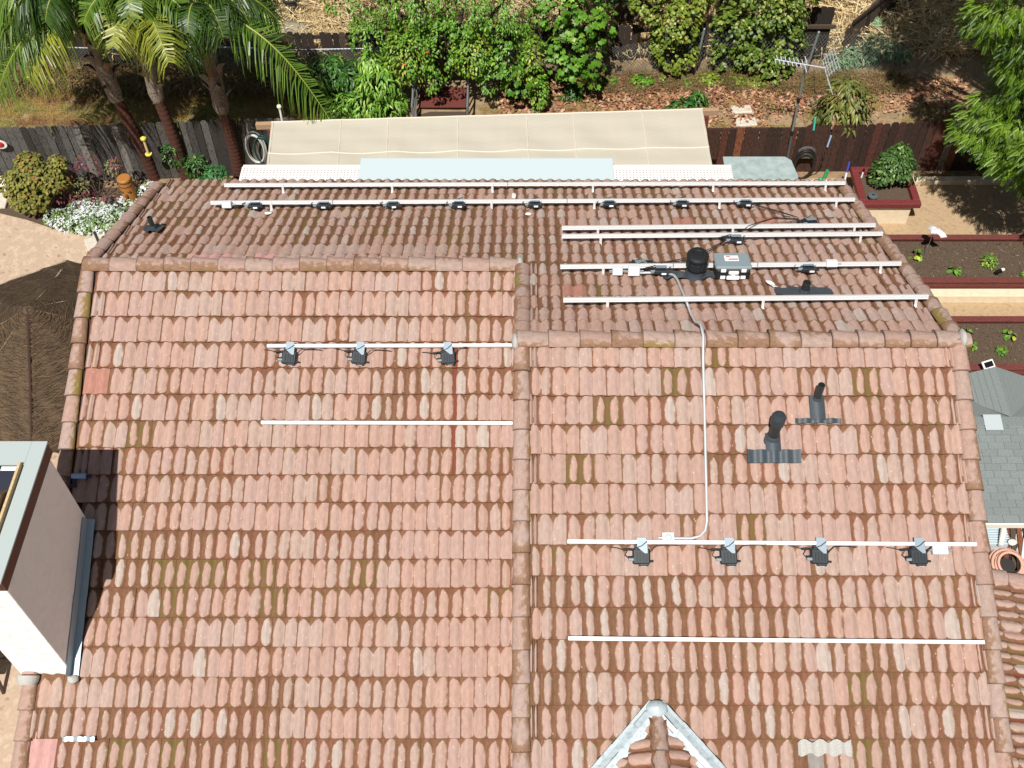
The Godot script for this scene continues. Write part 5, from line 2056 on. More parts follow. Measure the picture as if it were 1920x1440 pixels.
func make_leaves() -> void:
	var m := MB.new()
	var blade := func(mb: MB, rows: Array) -> void:   # rows: [z, half width, y]
		var p := PackedVector3Array()
		for r in rows:
			p.append(Vector3(-r[1], r[2] + r[1] * 0.25, r[0]))
			p.append(Vector3(0, r[2], r[0]))
			p.append(Vector3(r[1], r[2] + r[1] * 0.25, r[0]))
		mb.surf(rows.size(), 3, p)
	blade.call(m, [[0.0, 0.03, 0.0], [0.4, 0.24, 0.05], [0.75, 0.17, 0.0], [1.0, 0.01, -0.1]])
	leaf_small = m.mesh()
	m = MB.new()
	blade.call(m, [[0.0, 0.05, 0.0], [0.3, 0.33, 0.05], [0.7, 0.36, 0.04], [1.0, 0.08, -0.05]])
	leaf_round = m.mesh()
	m = MB.new()
	blade.call(m, [[0.0, 0.03, 0.0], [0.3, 0.12, 0.06], [0.6, 0.11, -0.02], [0.85, 0.06, -0.2], [1.0, 0.005, -0.36]])
	leaf_long = m.mesh()
	m = MB.new()
	for k in 5:
		var a := deg_to_rad([-75.0, -38.0, 0.0, 38.0, 75.0][k])
		var l: float = [0.6, 0.85, 1.0, 0.85, 0.6][k]
		var d := Vector3(sin(a), 0, cos(a))
		var s := Vector3(cos(a), 0, -sin(a)) * 0.15
		var o := Vector3(0, 0, 0.2)
		m.quad_out(o, o + d * l * 0.55 - s * 1.2 + Vector3(0, 0.03, 0), o + d * l * 0.8 + Vector3(0, -0.06, 0), o + d * l * 0.55 + s * 1.2 + Vector3(0, 0.03, 0), Vector3.UP)
	leaf_fig = m.mesh()
	m = MB.new()
	for k in 8:
		var a := k * 2.4
		var lean := 0.2 + 0.09 * k
		var d := Vector3(sin(a), 0, cos(a))
		var s := Vector3(cos(a), 0, -sin(a)) * 0.02
		var p0 := d * 0.03 * k * 0.3
		var p1 := p0 + d * lean * 0.4 + Vector3(0, 0.6, 0)
		var p2 := p0 + d * lean * 1.3 + Vector3(0, 0.85 - 0.05 * k, 0)
		m.quad_out(p0 - s, p0 + s, p1 + s * 0.8, p1 - s * 0.8, d)
		m.quad_out(p1 - s * 0.8, p1 + s * 0.8, p2 + s * 0.1, p2 - s * 0.1, d)
	tuft = m.mesh()
	m = MB.new()
	for k in 12:
		var z := 0.08 + 0.078 * k
		for s in [-1.0, 1.0]:
			var o := Vector3(0, -0.22 * z * z, z)
			var w := Vector3(s * 0.24 * (1.05 - 0.5 * z), -0.09, 0.1)
			var q := Vector3(0.0, 0.0, 0.026)
			m.quad_out(o - q, o + w * 0.6 - q * 1.4, o + w, o + w * 0.55 + q * 1.4, Vector3.UP)
	spray = m.mesh()
	m = MB.new()
	blade.call(m, [[0.0, 0.06, 0.0], [0.3, 0.25, 0.12], [0.7, 0.2, 0.02], [1.0, 0.02, 0.18]])
	dry_leaf = m.mesh()
	m = MB.new()
	for k in 4:
		var a := TAU * k / 4.0
		var d := Vector3(sin(a), 0.25, cos(a))
		var s := Vector3(cos(a), 0, -sin(a)) * 0.34
		m.quad_out(Vector3.ZERO, d * 0.6 - s, d * 1.0, d * 0.6 + s, Vector3.UP)
	floret = m.mesh()

var clump_noise := FastNoiseLite.new()

func cluster(called: String, parent: Node3D, blobs: Array, leaf: ArrayMesh, count: int, s0: float, s1: float, cols: Array, material := "leaf", gap := 0.0, hang := 0.3, depth := 0.55) -> void:
	var xs := []
	var cs := []
	var weights := []
	var sum := 0.0
	for b in blobs:
		var r: Vector3 = b[1]
		sum += r.x * r.y + r.y * r.z + r.x * r.z
		weights.append(sum)
	clump_noise.frequency = 1.6
	clump_noise.seed = called.hash() & 0xfff
	var tries := 0
	while xs.size() < count and tries < count * 4:
		tries += 1
		var w := rng.randf() * sum
		var bi := 0
		while weights[bi] < w:
			bi += 1
		var d := Vector3(rng.randfn(), rng.randfn(), rng.randfn()).normalized()
		if d.y < -0.55 and rng.randf() < 0.5:
			d.y = -d.y
		var rad := 1.0 - depth * pow(rng.randf(), 2.0)
		var r: Vector3 = blobs[bi][1]
		var p: Vector3 = blobs[bi][0] + d * r * rad
		var q := clump_noise.get_noise_3d(p.x * 2.0, p.y * 1.2, p.z * 2.0)
		if q < gap - 0.35 + (0.25 if rad < 0.7 else 0.0):
			continue
		p += d * r * 0.16 * q
		var nn := (d * 0.7 + Vector3(rf(-.5, .5), 0.75 + rf(-.3, .3), rf(-.5, .5))).normalized()
		var f := (d + Vector3(rf(-.9, .9), -hang + rf(-.5, .4), rf(-.9, .9)))
		f = (f - nn * f.dot(nn)).normalized()
		var sc := rf(s0, s1)
		xs.append(Transform3D(Basis(nn.cross(f), nn, f) * Basis.from_scale(Vector3.ONE * sc), p))
		var k := clampf(0.5 + q * 0.9 + rf(-0.3, 0.3), 0.0, 1.0)
		var c: Color = (cols[0] as Color).lerp(cols[1], k)
		if cols.size() > 2 and rng.randf() < 0.12:
			c = cols[2]
		cs.append(c * rf(0.85, 1.15))
	scatter(called, leaf, xs, cs, material, parent)

func limbs(parent: Node3D, base: Vector3, tops: Array, r0: float, called := "trunk", material := "bark") -> void:
	var m := MB.new()
	for tp in tops:
		var t: Vector3 = tp
		var mid := base.lerp(t, 0.45) + Vector3(rf(-.1, .1), 0.15, rf(-.1, .1))
		m.tube([base, base.lerp(mid, 0.5) + Vector3(0, 0.05, 0), mid, t], [r0, r0 * 0.8, r0 * 0.6, r0 * 0.2], 8, false)
	part(called, m, material, parent)

func V(x: float, y: float, z: float) -> Vector3:
	return Vector3(x, y, z)

func plant(called: String, label: String, cat: String, base: Vector3, blobs: Array, leaf: ArrayMesh, count: int, s0: float, s1: float, cols: Array, trunk_r := 0.05, gap := 0.0, hang := 0.3, material := "leaf", group := "") -> Node3D:
	var t := thing(called, label, cat, Vector3.ZERO, Basis.IDENTITY, group)
	var tops := []
	for b in blobs:
		if tops.size() < 9:
			tops.append(b[0])
	if trunk_r > 0.0:
		limbs(t, base, tops, trunk_r, "trunk" if trunk_r > 0.03 else "stem")
	cluster("crown" if cat == "tree" else "foliage", t, blobs, leaf, count, s0, s1, cols, material, gap, hang)
	return t

func make_frond(length: float, e0: float, droop: float, c0: Color, c1: Color, seed_: int, wide := 0.62) -> ArrayMesh:
	var r := RandomNumberGenerator.new()
	r.seed = seed_
	var m := MB.new()
	var pts := []
	var n := 14
	for i in n + 1:
		var s := float(i) / n
		pts.append(Vector3(0.05 * sin(s * 3.0), length * (s * sin(e0) - droop * pow(s, 2.0)), length * s * cos(e0) * (1.0 - 0.12 * s * droop)))
	m.col = L(150, 160, 70)
	var rad := []
	for i in n + 1:
		rad.append(0.028 * (1.0 - 0.85 * i / n))
	m.tube(pts, rad, 5, false)
	var count := 70
	for i in count:
		var s := 0.1 + 0.9 * (i + 0.5) / count
		var fi := s * n
		var i0 := mini(int(fi), n - 1)
		var o: Vector3 = (pts[i0] as Vector3).lerp(pts[i0 + 1], fi - i0)
		var fw: Vector3 = ((pts[i0 + 1] as Vector3) - (pts[i0] as Vector3)).normalized()
		for sg in [-1.0, 1.0]:
			var l: float = wide * pow(sin(PI * (0.1 + 0.84 * s)), 0.6) * r.randf_range(0.8, 1.1)
			var d := (Vector3(sg * 0.9, r.randf_range(-0.25, 0.35), 0) + fw * r.randf_range(0.35, 0.75)).normalized()
			var p1 := o + d * l * 0.5 + Vector3(0, -0.03 * l, 0)
			var p2 := o + d * l * 0.82 + Vector3(0, -0.42 * l * r.randf_range(0.5, 1.6), 0)
			var p3 := o + d * l * 0.98 + Vector3(0, -0.88 * l * r.randf_range(0.5, 1.5), 0)
			var w := fw * 0.012
			m.col = c0.lerp(c1, clampf(r.randf() * 0.8 + s * 0.25, 0, 1)) * r.randf_range(0.8, 1.2)
			var uw := Vector3(0, 1, 0)
			m.quad_out(o - w, o + w, p1 + w * 1.2, p1 - w * 1.2, uw)
			m.quad_out(p1 - w * 1.2, p1 + w * 1.2, p2 + w * 0.8, p2 - w * 0.8, uw + d)
			m.quad_out(p2 - w * 0.8, p2 + w * 0.8, p3 + w * 0.15, p3 - w * 0.15, uw * 0.3 + d)
	return m.mesh()

func build_palms() -> void:
	var dark := [L(32, 56, 20), L(66, 94, 34)]
	var mid := [L(50, 84, 26), L(100, 128, 42)]
	var yel := [L(84, 104, 28), L(146, 150, 54)]
	var data := [
		["left palm, leaning left, with a yellow feeder on its trunk", V(-7.94, 0, -17.9), V(-8.08, 2.25, -17.72), V(-8.05, 4.5, -17.4)],
		["middle palm with a bright yellow-green frond facing the roof", V(-7.26, 0, -17.9), V(-7.26, 2.25, -17.72), V(-6.98, 4.7, -17.4)],
		["right palm whose low frond hangs over the canopy corner", V(-6.14, 0, -17.95), V(-6.08, 1.9, -17.78), V(-5.9, 4.35, -17.45)]]
	# per palm: [azimuth, rise, droop, length, tone]
	var fronds := [
		[[-95, .45, .75, 2.6, 1], [-72, .3, .66, 2.5, 1], [-50, .25, .72, 2.1, 1], [-30, .2, .62, 1.6, 2], [-120, .5, .75, 2.8, 1], [-150, .6, .8, 2.7, 0], [180, .7, .8, 2.7, 0], [120, .7, .8, 2.5, 0], [75, .95, .8, 2.0, 0], [-84, .85, .8, 2.5, 1], [-60, 1.0, .85, 2.4, 0], [-108, .1, .6, 2.2, 1], [-20, 1.1, .8, 2.0, 0]],
		[[30, .42, .62, 1.9, 2], [-6, .65, .72, 1.7, 2], [-38, .85, .75, 1.8, 1], [62, .65, .7, 1.8, 1], [-90, .9, .8, 2.2, 0], [95, .85, .85, 2.2, 0], [140, .8, .8, 2.4, 0], [-140, .8, .8, 2.4, 0], [180, .9, .9, 2.4, 0], [12, 1.0, .8, 2.0, 1], [50, .5, .85, 1.4, 1]],
		[[62, .3, .82, 3.1, 1], [0, 1.0, .75, 1.8, 0], [-40, .95, .8, 1.8, 0], [35, .95, .8, 1.9, 0], [-80, .9, .9, 2.1, 0], [90, .8, .8, 2.2, 0], [130, .8, .8, 2.3, 0], [180, .8, .8, 2.3, 0], [-130, .8, .8, 2.3, 0], [-20, .7, .8, 1.5, 0], [70, 1.0, .9, 2.2, 0]]]
	var tones := [dark, mid, yel]
	for i in 3:
		var t := thing("palm_tree", data[i][0], "palm tree", Vector3.ZERO, Basis.IDENTITY, "three palms at the grey fence")
		var b: Vector3 = data[i][1]
		var s: Vector3 = data[i][2]
		var c: Vector3 = data[i][3]
		var m := MB.new()
		var pts := []
		var rad := []
		for k in 55:
			var f := k / 54.0
			pts.append(b.lerp(s, f) + V(0.03 * sin(f * 3.0), 0, 0))
			rad.append((0.126 - 0.02 * f) * (1.0 + (0.07 if k % 3 == 0 else (-0.04 if k % 3 == 1 else 0.0)) + 0.02 * sin(k * 2.7)))
		m.tube(pts, rad, 14)
		part("trunk", m, "palm_trunk", t)
		m = MB.new()
		m.tube([s - V(0, 0.06, 0), s + V(0, 0.1, 0), s.lerp(c, 0.35), s.lerp(c, 0.7)], [0.12, 0.15, 0.14, 0.1], 12)
		part("crown_shaft", m, "palm_shaft", t)
		for k in 13:
			m = MB.new()
			var a := k * 2.4 + i
			var f := -0.04 + 0.06 * k
			var o := s.lerp(c, f)
			var d := V(sin(a), 0, cos(a))
			var sd := V(cos(a), 0, -sin(a))
			var p := PackedVector3Array()
			for r in 7:
				var g := r / 6.0
				var w := 0.15 * (1.0 - g * 0.72) * (1.0 + 0.12 * sin(k * 3.0 + r * 2.0))
				var up := o + (c - s).normalized() * g * (0.55 + 0.05 * (k % 4)) + d * (0.13 + 0.2 * g * g * g + 0.03 * sin(g * 6.0 + k))
				for q in 5:
					var e := q - 2.0
					p.append(up + sd * w * 0.5 * e - d * 0.03 * e * e)
			m.surf(7, 5, p)
			part("leaf_base", m, "palm_husk" if k % 4 == 3 or k > 10 else "palm_shaft", t)
		var idx := 0
		for f in fronds[i]:
			var tone: Array = tones[f[4]]
			var o := part("frond", make_frond(f[3], f[1], f[2], tone[0], tone[1], i * 100 + idx), "frond", t)
			o.transform = Transform3D(Basis(Vector3.UP, deg_to_rad(f[0])), c + V(0, -0.05, 0))
			idx += 1

func build_grass() -> void:
	var xs := []
	var cs := []
	# tall straw on the upper slope
	while xs.size() < 15000:
		var x := rf(-9.5, 12.5)
		var z := -20.6 - 6.0 * pow(rng.randf(), 1.3)
		if x < 6.6 and z > -20.65: continue
		if x > 6.6 and x < 8.6 and z > -20.9 and rng.randf() < 0.75: continue
		var n := clump_noise.get_noise_2d(x * 1.2, z * 1.2)
		if n < -0.22: continue
		var b := Basis(Vector3.UP, rf(0, TAU)) * Basis(Vector3.RIGHT, rf(0.2, 1.2))
		xs.append(Transform3D(b * Basis.from_scale(V(1.6, 1, 1.6) * rf(0.2, 0.46)), V(x, hill(x, z) - 0.02, z)))
		var q := rng.randf()
		cs.append((L(206, 182, 134) if q < 0.5 else (L(222, 206, 166) if q < 0.88 else L(166, 138, 96))) * rf(0.8, 1.1))
	scatter("dry_grass", tuft, xs, cs, "straw").set_meta("label", "tall straw-coloured dry grass on the slope along the top")
	xs = []
	cs = []
	# short mixed turf between the fences, left
	while xs.size() < 9000:
		var x := rf(-13.5, -3.2)
		var z := rf(-19.6, -18.25)
		var n := clump_noise.get_noise_2d(x * 0.8 + 40.0, z * 1.6)
		var b := Basis(Vector3.UP, rf(0, TAU))
		xs.append(Transform3D(b * Basis.from_scale(V(1.3, 1, 1.3) * rf(0.05, 0.13)), V(x, hill(x, z) - 0.01, z)))
		var c := L(176, 148, 84)
		if n > 0.15 or z > -18.7: c = L(140, 140, 66) if rng.randf() < 0.6 else L(186, 166, 98)
		if n < -0.1 and x < -8.5 and z > -19.3: c = L(158, 118, 78) if rng.randf() < 0.7 else L(118, 82, 54)
		cs.append(c * rf(0.8, 1.15))
	scatter("turf", tuft, xs, cs, "straw").set_meta("label", "short yellow and rusty turf between the two left fences")
	xs = []
	cs = []
	# turf by the canopy, right of the steps
	while xs.size() < 5000:
		var x := rf(-1.0, 9.0)
		var z := rf(-19.4, -18.25)
		var n := clump_noise.get_noise_2d(x * 1.1 + 90.0, z * 2.0)
		if n < -0.05 + (-18.3 - z) * 0.2: continue
		xs.append(Transform3D(Basis(Vector3.UP, rf(0, TAU)) * Basis.from_scale(V(1.4, 1, 1.4) * rf(0.035, 0.09)), V(x, hill(x, z) - 0.01, z)))
		cs.append((L(176, 150, 100) if rng.randf() < 0.7 else L(150, 142, 76)) * rf(0.8, 1.1))
	scatter("thin_turf", tuft, xs, cs, "straw").set_meta("label", "thin pale turf beyond the canopy")
	xs = []
	cs = []
	# weeds along the chain-link foot
	while xs.size() < 5200:
		var x := rf(-13.5, 8.2)
		if x > -3.0 and x < 1.2: continue
		var z := rf(-19.95, -19.5)
		var left := x < -3.0
		var n := clump_noise.get_noise_2d(x * 1.5, z * 2.0 + 70.0)
		if not left and n < -0.1: continue
		var b := Basis(Vector3.UP, rf(0, TAU)) * Basis(Vector3.RIGHT, rf(-0.4, 0.4))
		xs.append(Transform3D(b * Basis.from_scale(V(1.5, 1, 1.5) * (rf(0.2, 0.42) if left else rf(0.1, 0.25))), V(x, hill(x, z) - 0.02, z)))
		cs.append((L(122, 96, 62) if rng.randf() < 0.55 else (L(150, 128, 88) if n < 0.2 else L(104, 110, 50))) * rf(0.7, 1.1))
	scatter("dry_weeds", tuft, xs, cs, "straw").set_meta("label", "brown dry weeds along the foot of the chain-link fence")
	xs = []
	cs = []
	# leaf litter
	while xs.size() < 9000:
		var x := rf(-0.6, 9.5)
		var z := -18.35 - 1.55 * pow(rng.randf(), 0.75)
		var n := clump_noise.get_noise_2d(x * 0.9 + 7.0, z * 1.3)
		var keep := clampf((-18.5 - z) * 0.9 + n * 0.7 + 0.12, 0.04, 1.0) * (1.0 if x < 6.0 else 0.35)
		if rng.randf() > keep: continue
		var b := Basis(Vector3.UP, rf(0, TAU)) * Basis(Vector3.RIGHT, rf(-0.6, 0.6)) * Basis(Vector3(0, 0, 1), rf(-0.6, 0.6))
		xs.append(Transform3D(b * Basis.from_scale(Vector3.ONE * rf(0.05, 0.12)), V(x, hill(x, z) + rf(0.005, 0.05), z)))
		var q := rng.randf()
		cs.append((L(158, 108, 80) if q < 0.45 else (L(192, 154, 124) if q < 0.72 else (L(108, 70, 50) if q < 0.9 else L(150, 120, 70)))) * rf(0.75, 1.15))
	scatter("fallen_leaves", dry_leaf, xs, cs, "litter").set_meta("label", "reddish brown fallen leaves below the upper trees")
	# crumbs on the planting beds
	xs = []
	cs = []
	for i in 5000:
		var two := rng.randf() < 0.5
		var x := rf(7.1, 10.5)
		var z := rf(-15.66, -14.62) if two else rf(-13.48, -12.48)
		xs.append(Transform3D(Basis(Vector3(rng.randfn(), rng.randfn(), rng.randfn()).normalized(), rf(0, TAU)) * Basis.from_scale(V(0.5, 1, 1) * rf(0.015, 0.05)), V(x, 0.285, z)))
		cs.append((L(92, 76, 60) if rng.randf() < 0.6 else (L(64, 52, 42) if rng.randf() < 0.7 else L(158, 140, 116))) * rf(0.8, 1.2))
	scatter("mulch", dry_leaf, xs, cs, "litter").set_meta("label", "dark wood mulch covering the raised beds")

func build_plants() -> void:
	clump_noise.noise_type = FastNoiseLite.TYPE_SIMPLEX_SMOOTH
	clump_noise.frequency = 0.7
	make_leaves()
	build_grass()
	build_palms()
	var g_lime := [L(84, 118, 30), L(140, 168, 50), L(170, 178, 70)]
	var g_mid := [L(50, 92, 24), L(104, 152, 44), L(136, 174, 66)]
	var g_deep := [L(34, 72, 26), L(70, 120, 48), L(110, 150, 80)]
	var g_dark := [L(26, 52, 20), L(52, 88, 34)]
	# flowering tree with hanging branches and orange-red blossoms
	var hang := [[V(-2.9, 3.3, -19.6), V(.75, .6, .7)], [V(-2.1, 3.4, -19.5), V(.8, .8, .8)], [V(-1.2, 3.3, -19.4), V(.8, .8, .8)], [V(-0.4, 3.3, -19.5), V(.7, .8, .8)],
		[V(-3.15, 2.55, -19.3), V(.45, .5, .5)], [V(-2.4, 2.3, -19.1), V(.5, .65, .5)], [V(-1.7, 2.5, -19.0), V(.45, .6, .5)], [V(-1.1, 2.4, -19.0), V(.4, .55, .45)], [V(-0.35, 2.3, -19.0), V(.4, .65, .45)], [V(-2.55, 1.6, -19.0), V(.25, .5, .3)], [V(-1.95, 1.75, -18.95), V(.25, .3, .25)], [V(-0.8, 1.75, -18.95), V(.22, .3, .3)], [V(-3.4, 3.9, -19.9), V(.8, .6, .8)], [V(-1.4, 4.4, -19.9), V(1.6, .7, 1.0)], [V(0.1, 2.1, -19.0), V(.2, .7, .25)], [V(0.25, 1.4, -18.95), V(.18, .5, .22)], [V(-3.7, 3.2, -19.6), V(.35, .3, .35)]]
	var t := plant("flowering_tree", "large bright green tree with hanging branches and orange-red blossoms above the steps", "tree", V(-1.8, 1.0, -20.0), hang, leaf_small, 17000, 0.05, 0.095, g_mid, 0.1, 0.42, 0.9)
	cluster("blossom", t, hang.slice(4, 13), floret, 14, 0.04, 0.06, [L(214, 62, 30), L(232, 96, 50)], "petal", -1.0, 0.2, 0.05)
	cluster("foliage", t, [hang[14], hang[15], hang[5], hang[7]], leaf_small, 2200, 0.06, 0.1, g_lime, "leaf", 0.0, 0.9)
	# fig
	plant("fig_tree", "fig tree with large lobed glossy leaves right of the flowering tree", "tree", V(0.7, 1.1, -19.9),
		[[V(0.65, 3.0, -19.6), V(.5, .5, .45)], [V(1.3, 2.7, -19.5), V(.5, .5, .45)], [V(0.9, 2.2, -19.3), V(.6, .42, .45)], [V(1.15, 1.75, -19.25), V(.4, .35, .4)], [V(-0.45, 2.1, -19.0), V(.4, .4, .3)], [V(-0.1, 1.75, -18.95), V(.4, .35, .3)], [V(0.6, 1.95, -19.25), V(.3, .3, .3)], [V(0.9, 3.7, -19.8), V(.9, .5, .6)]],
		leaf_fig, 1000, 0.1, 0.19, g_mid, 0.07, 0.2, 0.6)
	# peach trees
	plant("peach_tree", "small peach tree with drooping narrow leaves left of the steps", "tree", V(-3.3, 0.9, -18.9),
		[[V(-3.05, 1.75, -18.85), V(.42, .4, .38)], [V(-3.4, 1.25, -18.8), V(.32, .3, .3)], [V(-2.85, 1.2, -18.8), V(.3, .3, .3)], [V(-3.9, 1.15, -18.85), V(.28, .32, .3)], [V(-3.2, 2.1, -19.0), V(.25, .25, .25)], [V(-4.0, 0.95, -18.75), V(.3, .22, .25)], [V(-3.3, 0.98, -18.7), V(.35, .2, .25)]],
		leaf_long, 1700, 0.12, 0.2, [L(74, 122, 34), L(128, 172, 62), L(156, 190, 84)], 0.04, 0.0, 0.9)
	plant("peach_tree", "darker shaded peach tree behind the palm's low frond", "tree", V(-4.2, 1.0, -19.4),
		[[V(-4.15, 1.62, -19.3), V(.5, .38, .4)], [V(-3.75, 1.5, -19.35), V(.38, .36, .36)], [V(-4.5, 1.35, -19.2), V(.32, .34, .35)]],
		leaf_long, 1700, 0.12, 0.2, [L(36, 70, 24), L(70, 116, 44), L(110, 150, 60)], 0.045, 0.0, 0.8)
	# upper right shrubs
	plant("citrus_tree", "yellow-green bushy tree in front of the dark gap, right of the fig", "tree", V(3.1, 1.1, -20.2),
		[[V(3.1, 2.5, -20.0), V(.5, .6, .5)], [V(2.6, 2.8, -20.1), V(.45, .4, .45)], [V(3.2, 1.75, -19.9), V(.38, .5, .38)], [V(3.4, 3.0, -20.2), V(.5, .5, .5)], [V(2.8, 1.9, -20.0), V(.2, .3, .2)], [V(3.0, 1.25, -19.85), V(.2, .3, .2)]],
		leaf_round, 3400, 0.055, 0.1, [L(62, 90, 24), L(122, 142, 44), L(160, 160, 70)], 0.06, 0.42, 0.5)
	plant("citrus_tree", "broad dark and lime bushy tree left of the antenna", "tree", V(5.0, 1.1, -20.3),
		[[V(4.5, 2.2, -20.1), V(.6, .6, .5)], [V(5.2, 2.5, -20.2), V(.65, .6, .5)], [V(4.95, 1.6, -20.0), V(.55, .45, .45)], [V(5.5, 1.9, -20.1), V(.4, .55, .4)], [V(5.35, 1.3, -19.9), V(.35, .3, .35)], [V(4.7, 3.1, -20.4), V(.7, .5, .6)], [V(5.6, 3.0, -20.4), V(.5, .5, .5)], [V(4.15, 1.5, -20.0), V(.25, .3, .25)]],
		leaf_round, 6200, 0.055, 0.1, [L(42, 72, 22), L(104, 128, 44), L(150, 158, 76)], 0.07, 0.42, 0.5)
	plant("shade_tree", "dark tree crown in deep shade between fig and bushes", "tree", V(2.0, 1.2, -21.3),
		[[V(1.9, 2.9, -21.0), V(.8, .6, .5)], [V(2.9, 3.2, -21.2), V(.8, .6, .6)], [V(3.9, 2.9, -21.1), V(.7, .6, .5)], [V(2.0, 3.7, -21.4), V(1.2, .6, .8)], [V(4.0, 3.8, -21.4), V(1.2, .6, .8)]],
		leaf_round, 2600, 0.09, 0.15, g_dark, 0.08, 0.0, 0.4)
	# ground vines
	plant("ivy_mound", "green leafy vine mound behind the upper left fence", "vine", V(-6.3, 1.3, -21.5),
		[[V(-6.75, 1.6, -21.7), V(.5, .35, .5)], [V(-6.2, 1.5, -21.3), V(.5, .3, .35)], [V(-5.6, 1.42, -21.2), V(.35, .2, .25)], [V(-7.0, 2.1, -22.0), V(.5, .4, .5)], [V(-5.9, 1.75, -21.5), V(.25, .2, .25)]],
		leaf_round, 1700, 0.1, 0.16, [L(70, 112, 30), L(132, 168, 54), L(160, 186, 80)], 0.02, 0.0, 0.2)
	plant("ground_vine", "lime green creeper at the chain-link foot below the bushy trees", "vine", V(4.4, 1.05, -19.7),
		[[V(3.9, 1.12, -19.75), V(.35, .14, .2)], [V(4.5, 1.1, -19.7), V(.4, .14, .2)], [V(4.95, 1.1, -19.72), V(.3, .12, .18)]],
		leaf_round, 800, 0.05, 0.09, g_lime, 0.0, -0.1, 0.2)
	plant("ground_vine", "small green creeper at the foot of the second chain-link post", "vine", V(2.4, 1.0, -19.6),
		[[V(1.7, 1.1, -19.75), V(.3, .1, .15)], [V(2.5, 1.12, -19.7), V(.25, .16, .18)], [V(3.5, 1.1, -19.7), V(.25, .12, .18)]],
		leaf_round, 500, 0.05, 0.09, g_mid, 0.0, -0.1, 0.2)
	plant("shrub", "small grey-green shrub under the fig tree", "shrub", V(0.95, 1.0, -19.35), [[V(0.95, 1.12, -19.35), V(.26, .2, .22)], [V(-0.1, 1.15, -19.4), V(.3, .2, .2)]], leaf_small, 500, 0.06, 0.1, g_deep, 0.015, 0.0, 0.2)
	plant("shrub", "low leafy shrub peeking over the canopy's far edge", "shrub", V(3.4, 0.9, -19.0), [[V(3.35, 1.0, -18.95), V(.28, .22, .2)], [V(3.6, 1.08, -19.05), V(.2, .24, .2)], [V(3.1, 0.95, -18.85), V(.2, .14, .15)]], leaf_long, 420, 0.13, 0.2, g_deep, 0.02, 0.0, 0.2)
	plant("thistle_patch", "blue-green weeds below the leaning fence", "weeds", V(7.7, 1.2, -20.6),
		[[V(7.3, 1.3, -20.5), V(.45, .16, .3)], [V(7.8, 1.32, -20.8), V(.4, .18, .3)], [V(8.1, 1.3, -20.55), V(.3, .16, .25)], [V(7.75, 1.5, -21.2), V(.2, .2, .15)], [V(6.9, 1.22, -20.35), V(.35, .12, .2)]],
		leaf_long, 1300, 0.1, 0.18, [L(86, 122, 88), L(136, 166, 126), L(160, 180, 140)], 0.0, 0.0, 0.1, "leaf_matte")
	plant("shrub", "drooping olive-leaved shrub behind the red fence", "shrub", V(6.65, 0.85, -18.6),
		[[V(6.55, 1.75, -18.5), V(.35, .35, .3)], [V(6.3, 1.35, -18.45), V(.32, .3, .3)], [V(6.8, 1.45, -18.45), V(.3, .35, .3)], [V(6.5, 1.15, -18.4), V(.35, .25, .25)]],
		leaf_long, 800, 0.14, 0.25, [L(76, 92, 40), L(138, 140, 72), L(132, 100, 62)], 0.03, 0.0, 1.1)
	plant("citrus_bush", "glossy green citrus bush growing in the red-rimmed planter", "bush", V(7.35, 0.48, -17.15),
		[[V(7.45, 1.05, -17.15), V(.36, .3, .32)], [V(7.2, 0.85, -17.1), V(.25, .22, .25)], [V(7.7, 0.9, -17.1), V(.22, .22, .24)], [V(7.5, 1.3, -17.2), V(.16, .16, .16)]],
		leaf_small, 1500, 0.065, 0.11, [L(36, 66, 26), L(84, 120, 54), L(130, 158, 84)], 0.025, 0.0, 0.3)
	# left bed
	plant("jade_bush", "olive and bronze jade bush at the left end of the grey fence", "bush", V(-9.85, 0.0, -16.9),
		[[V(-9.95, 0.95, -16.9), V(.42, .3, .36)], [V(-10.3, 0.75, -16.85), V(.3, .3, .3)], [V(-9.55, 0.85, -16.9), V(.28, .26, .3)], [V(-10.05, 0.5, -16.7), V(.36, .26, .3)], [V(-9.4, 1.15, -17.0), V(.16, .16, .16)], [V(-9.95, 1.2, -17.0), V(.28, .16, .22)], [V(-10.25, 0.45, -16.7), V(.25, .2, .2)]],
		leaf_round, 2600, 0.06, 0.09, [L(80, 88, 32), L(136, 134, 58), L(150, 116, 60)], 0.05, 0.0, -0.3, "leaf_matte")
	plant("purple_shrub", "thin leggy shrub with sparse purple-red leaves before the grey fence", "shrub", V(-8.9, 0.05, -17.15),
		[[V(-9.35, 0.85, -17.2), V(.25, .14, .2)], [V(-8.95, 1.0, -17.25), V(.25, .12, .15)], [V(-8.8, 0.85, -17.2), V(.12, .15, .12)], [V(-8.35, 0.85, -17.25), V(.14, .22, .14)], [V(-9.5, 0.4, -16.95), V(.25, .12, .2)], [V(-8.6, 0.3, -17.0), V(.2, .1, .2)], [V(-9.1, 0.35, -16.9), V(.3, .1, .2)]],
		leaf_small, 420, 0.05, 0.09, [L(96, 40, 58), L(140, 74, 92), L(128, 116, 74)], 0.014, 0.0, 0.1)
	plant("grey_shrub", "small dull green shrub among the purple stems", "shrub", V(-9.2, 0.1, -17.1), [[V(-9.3, 0.5, -17.1), V(.3, .2, .22)], [V(-8.45, 0.8, -17.3), V(.16, .2, .14)], [V(-9.0, 0.2, -16.9), V(.5, .1, .25)]], leaf_small, 700, 0.04, 0.08, [L(92, 96, 60), L(140, 138, 92)], 0.012, 0.0, 0.1, "leaf_matte")
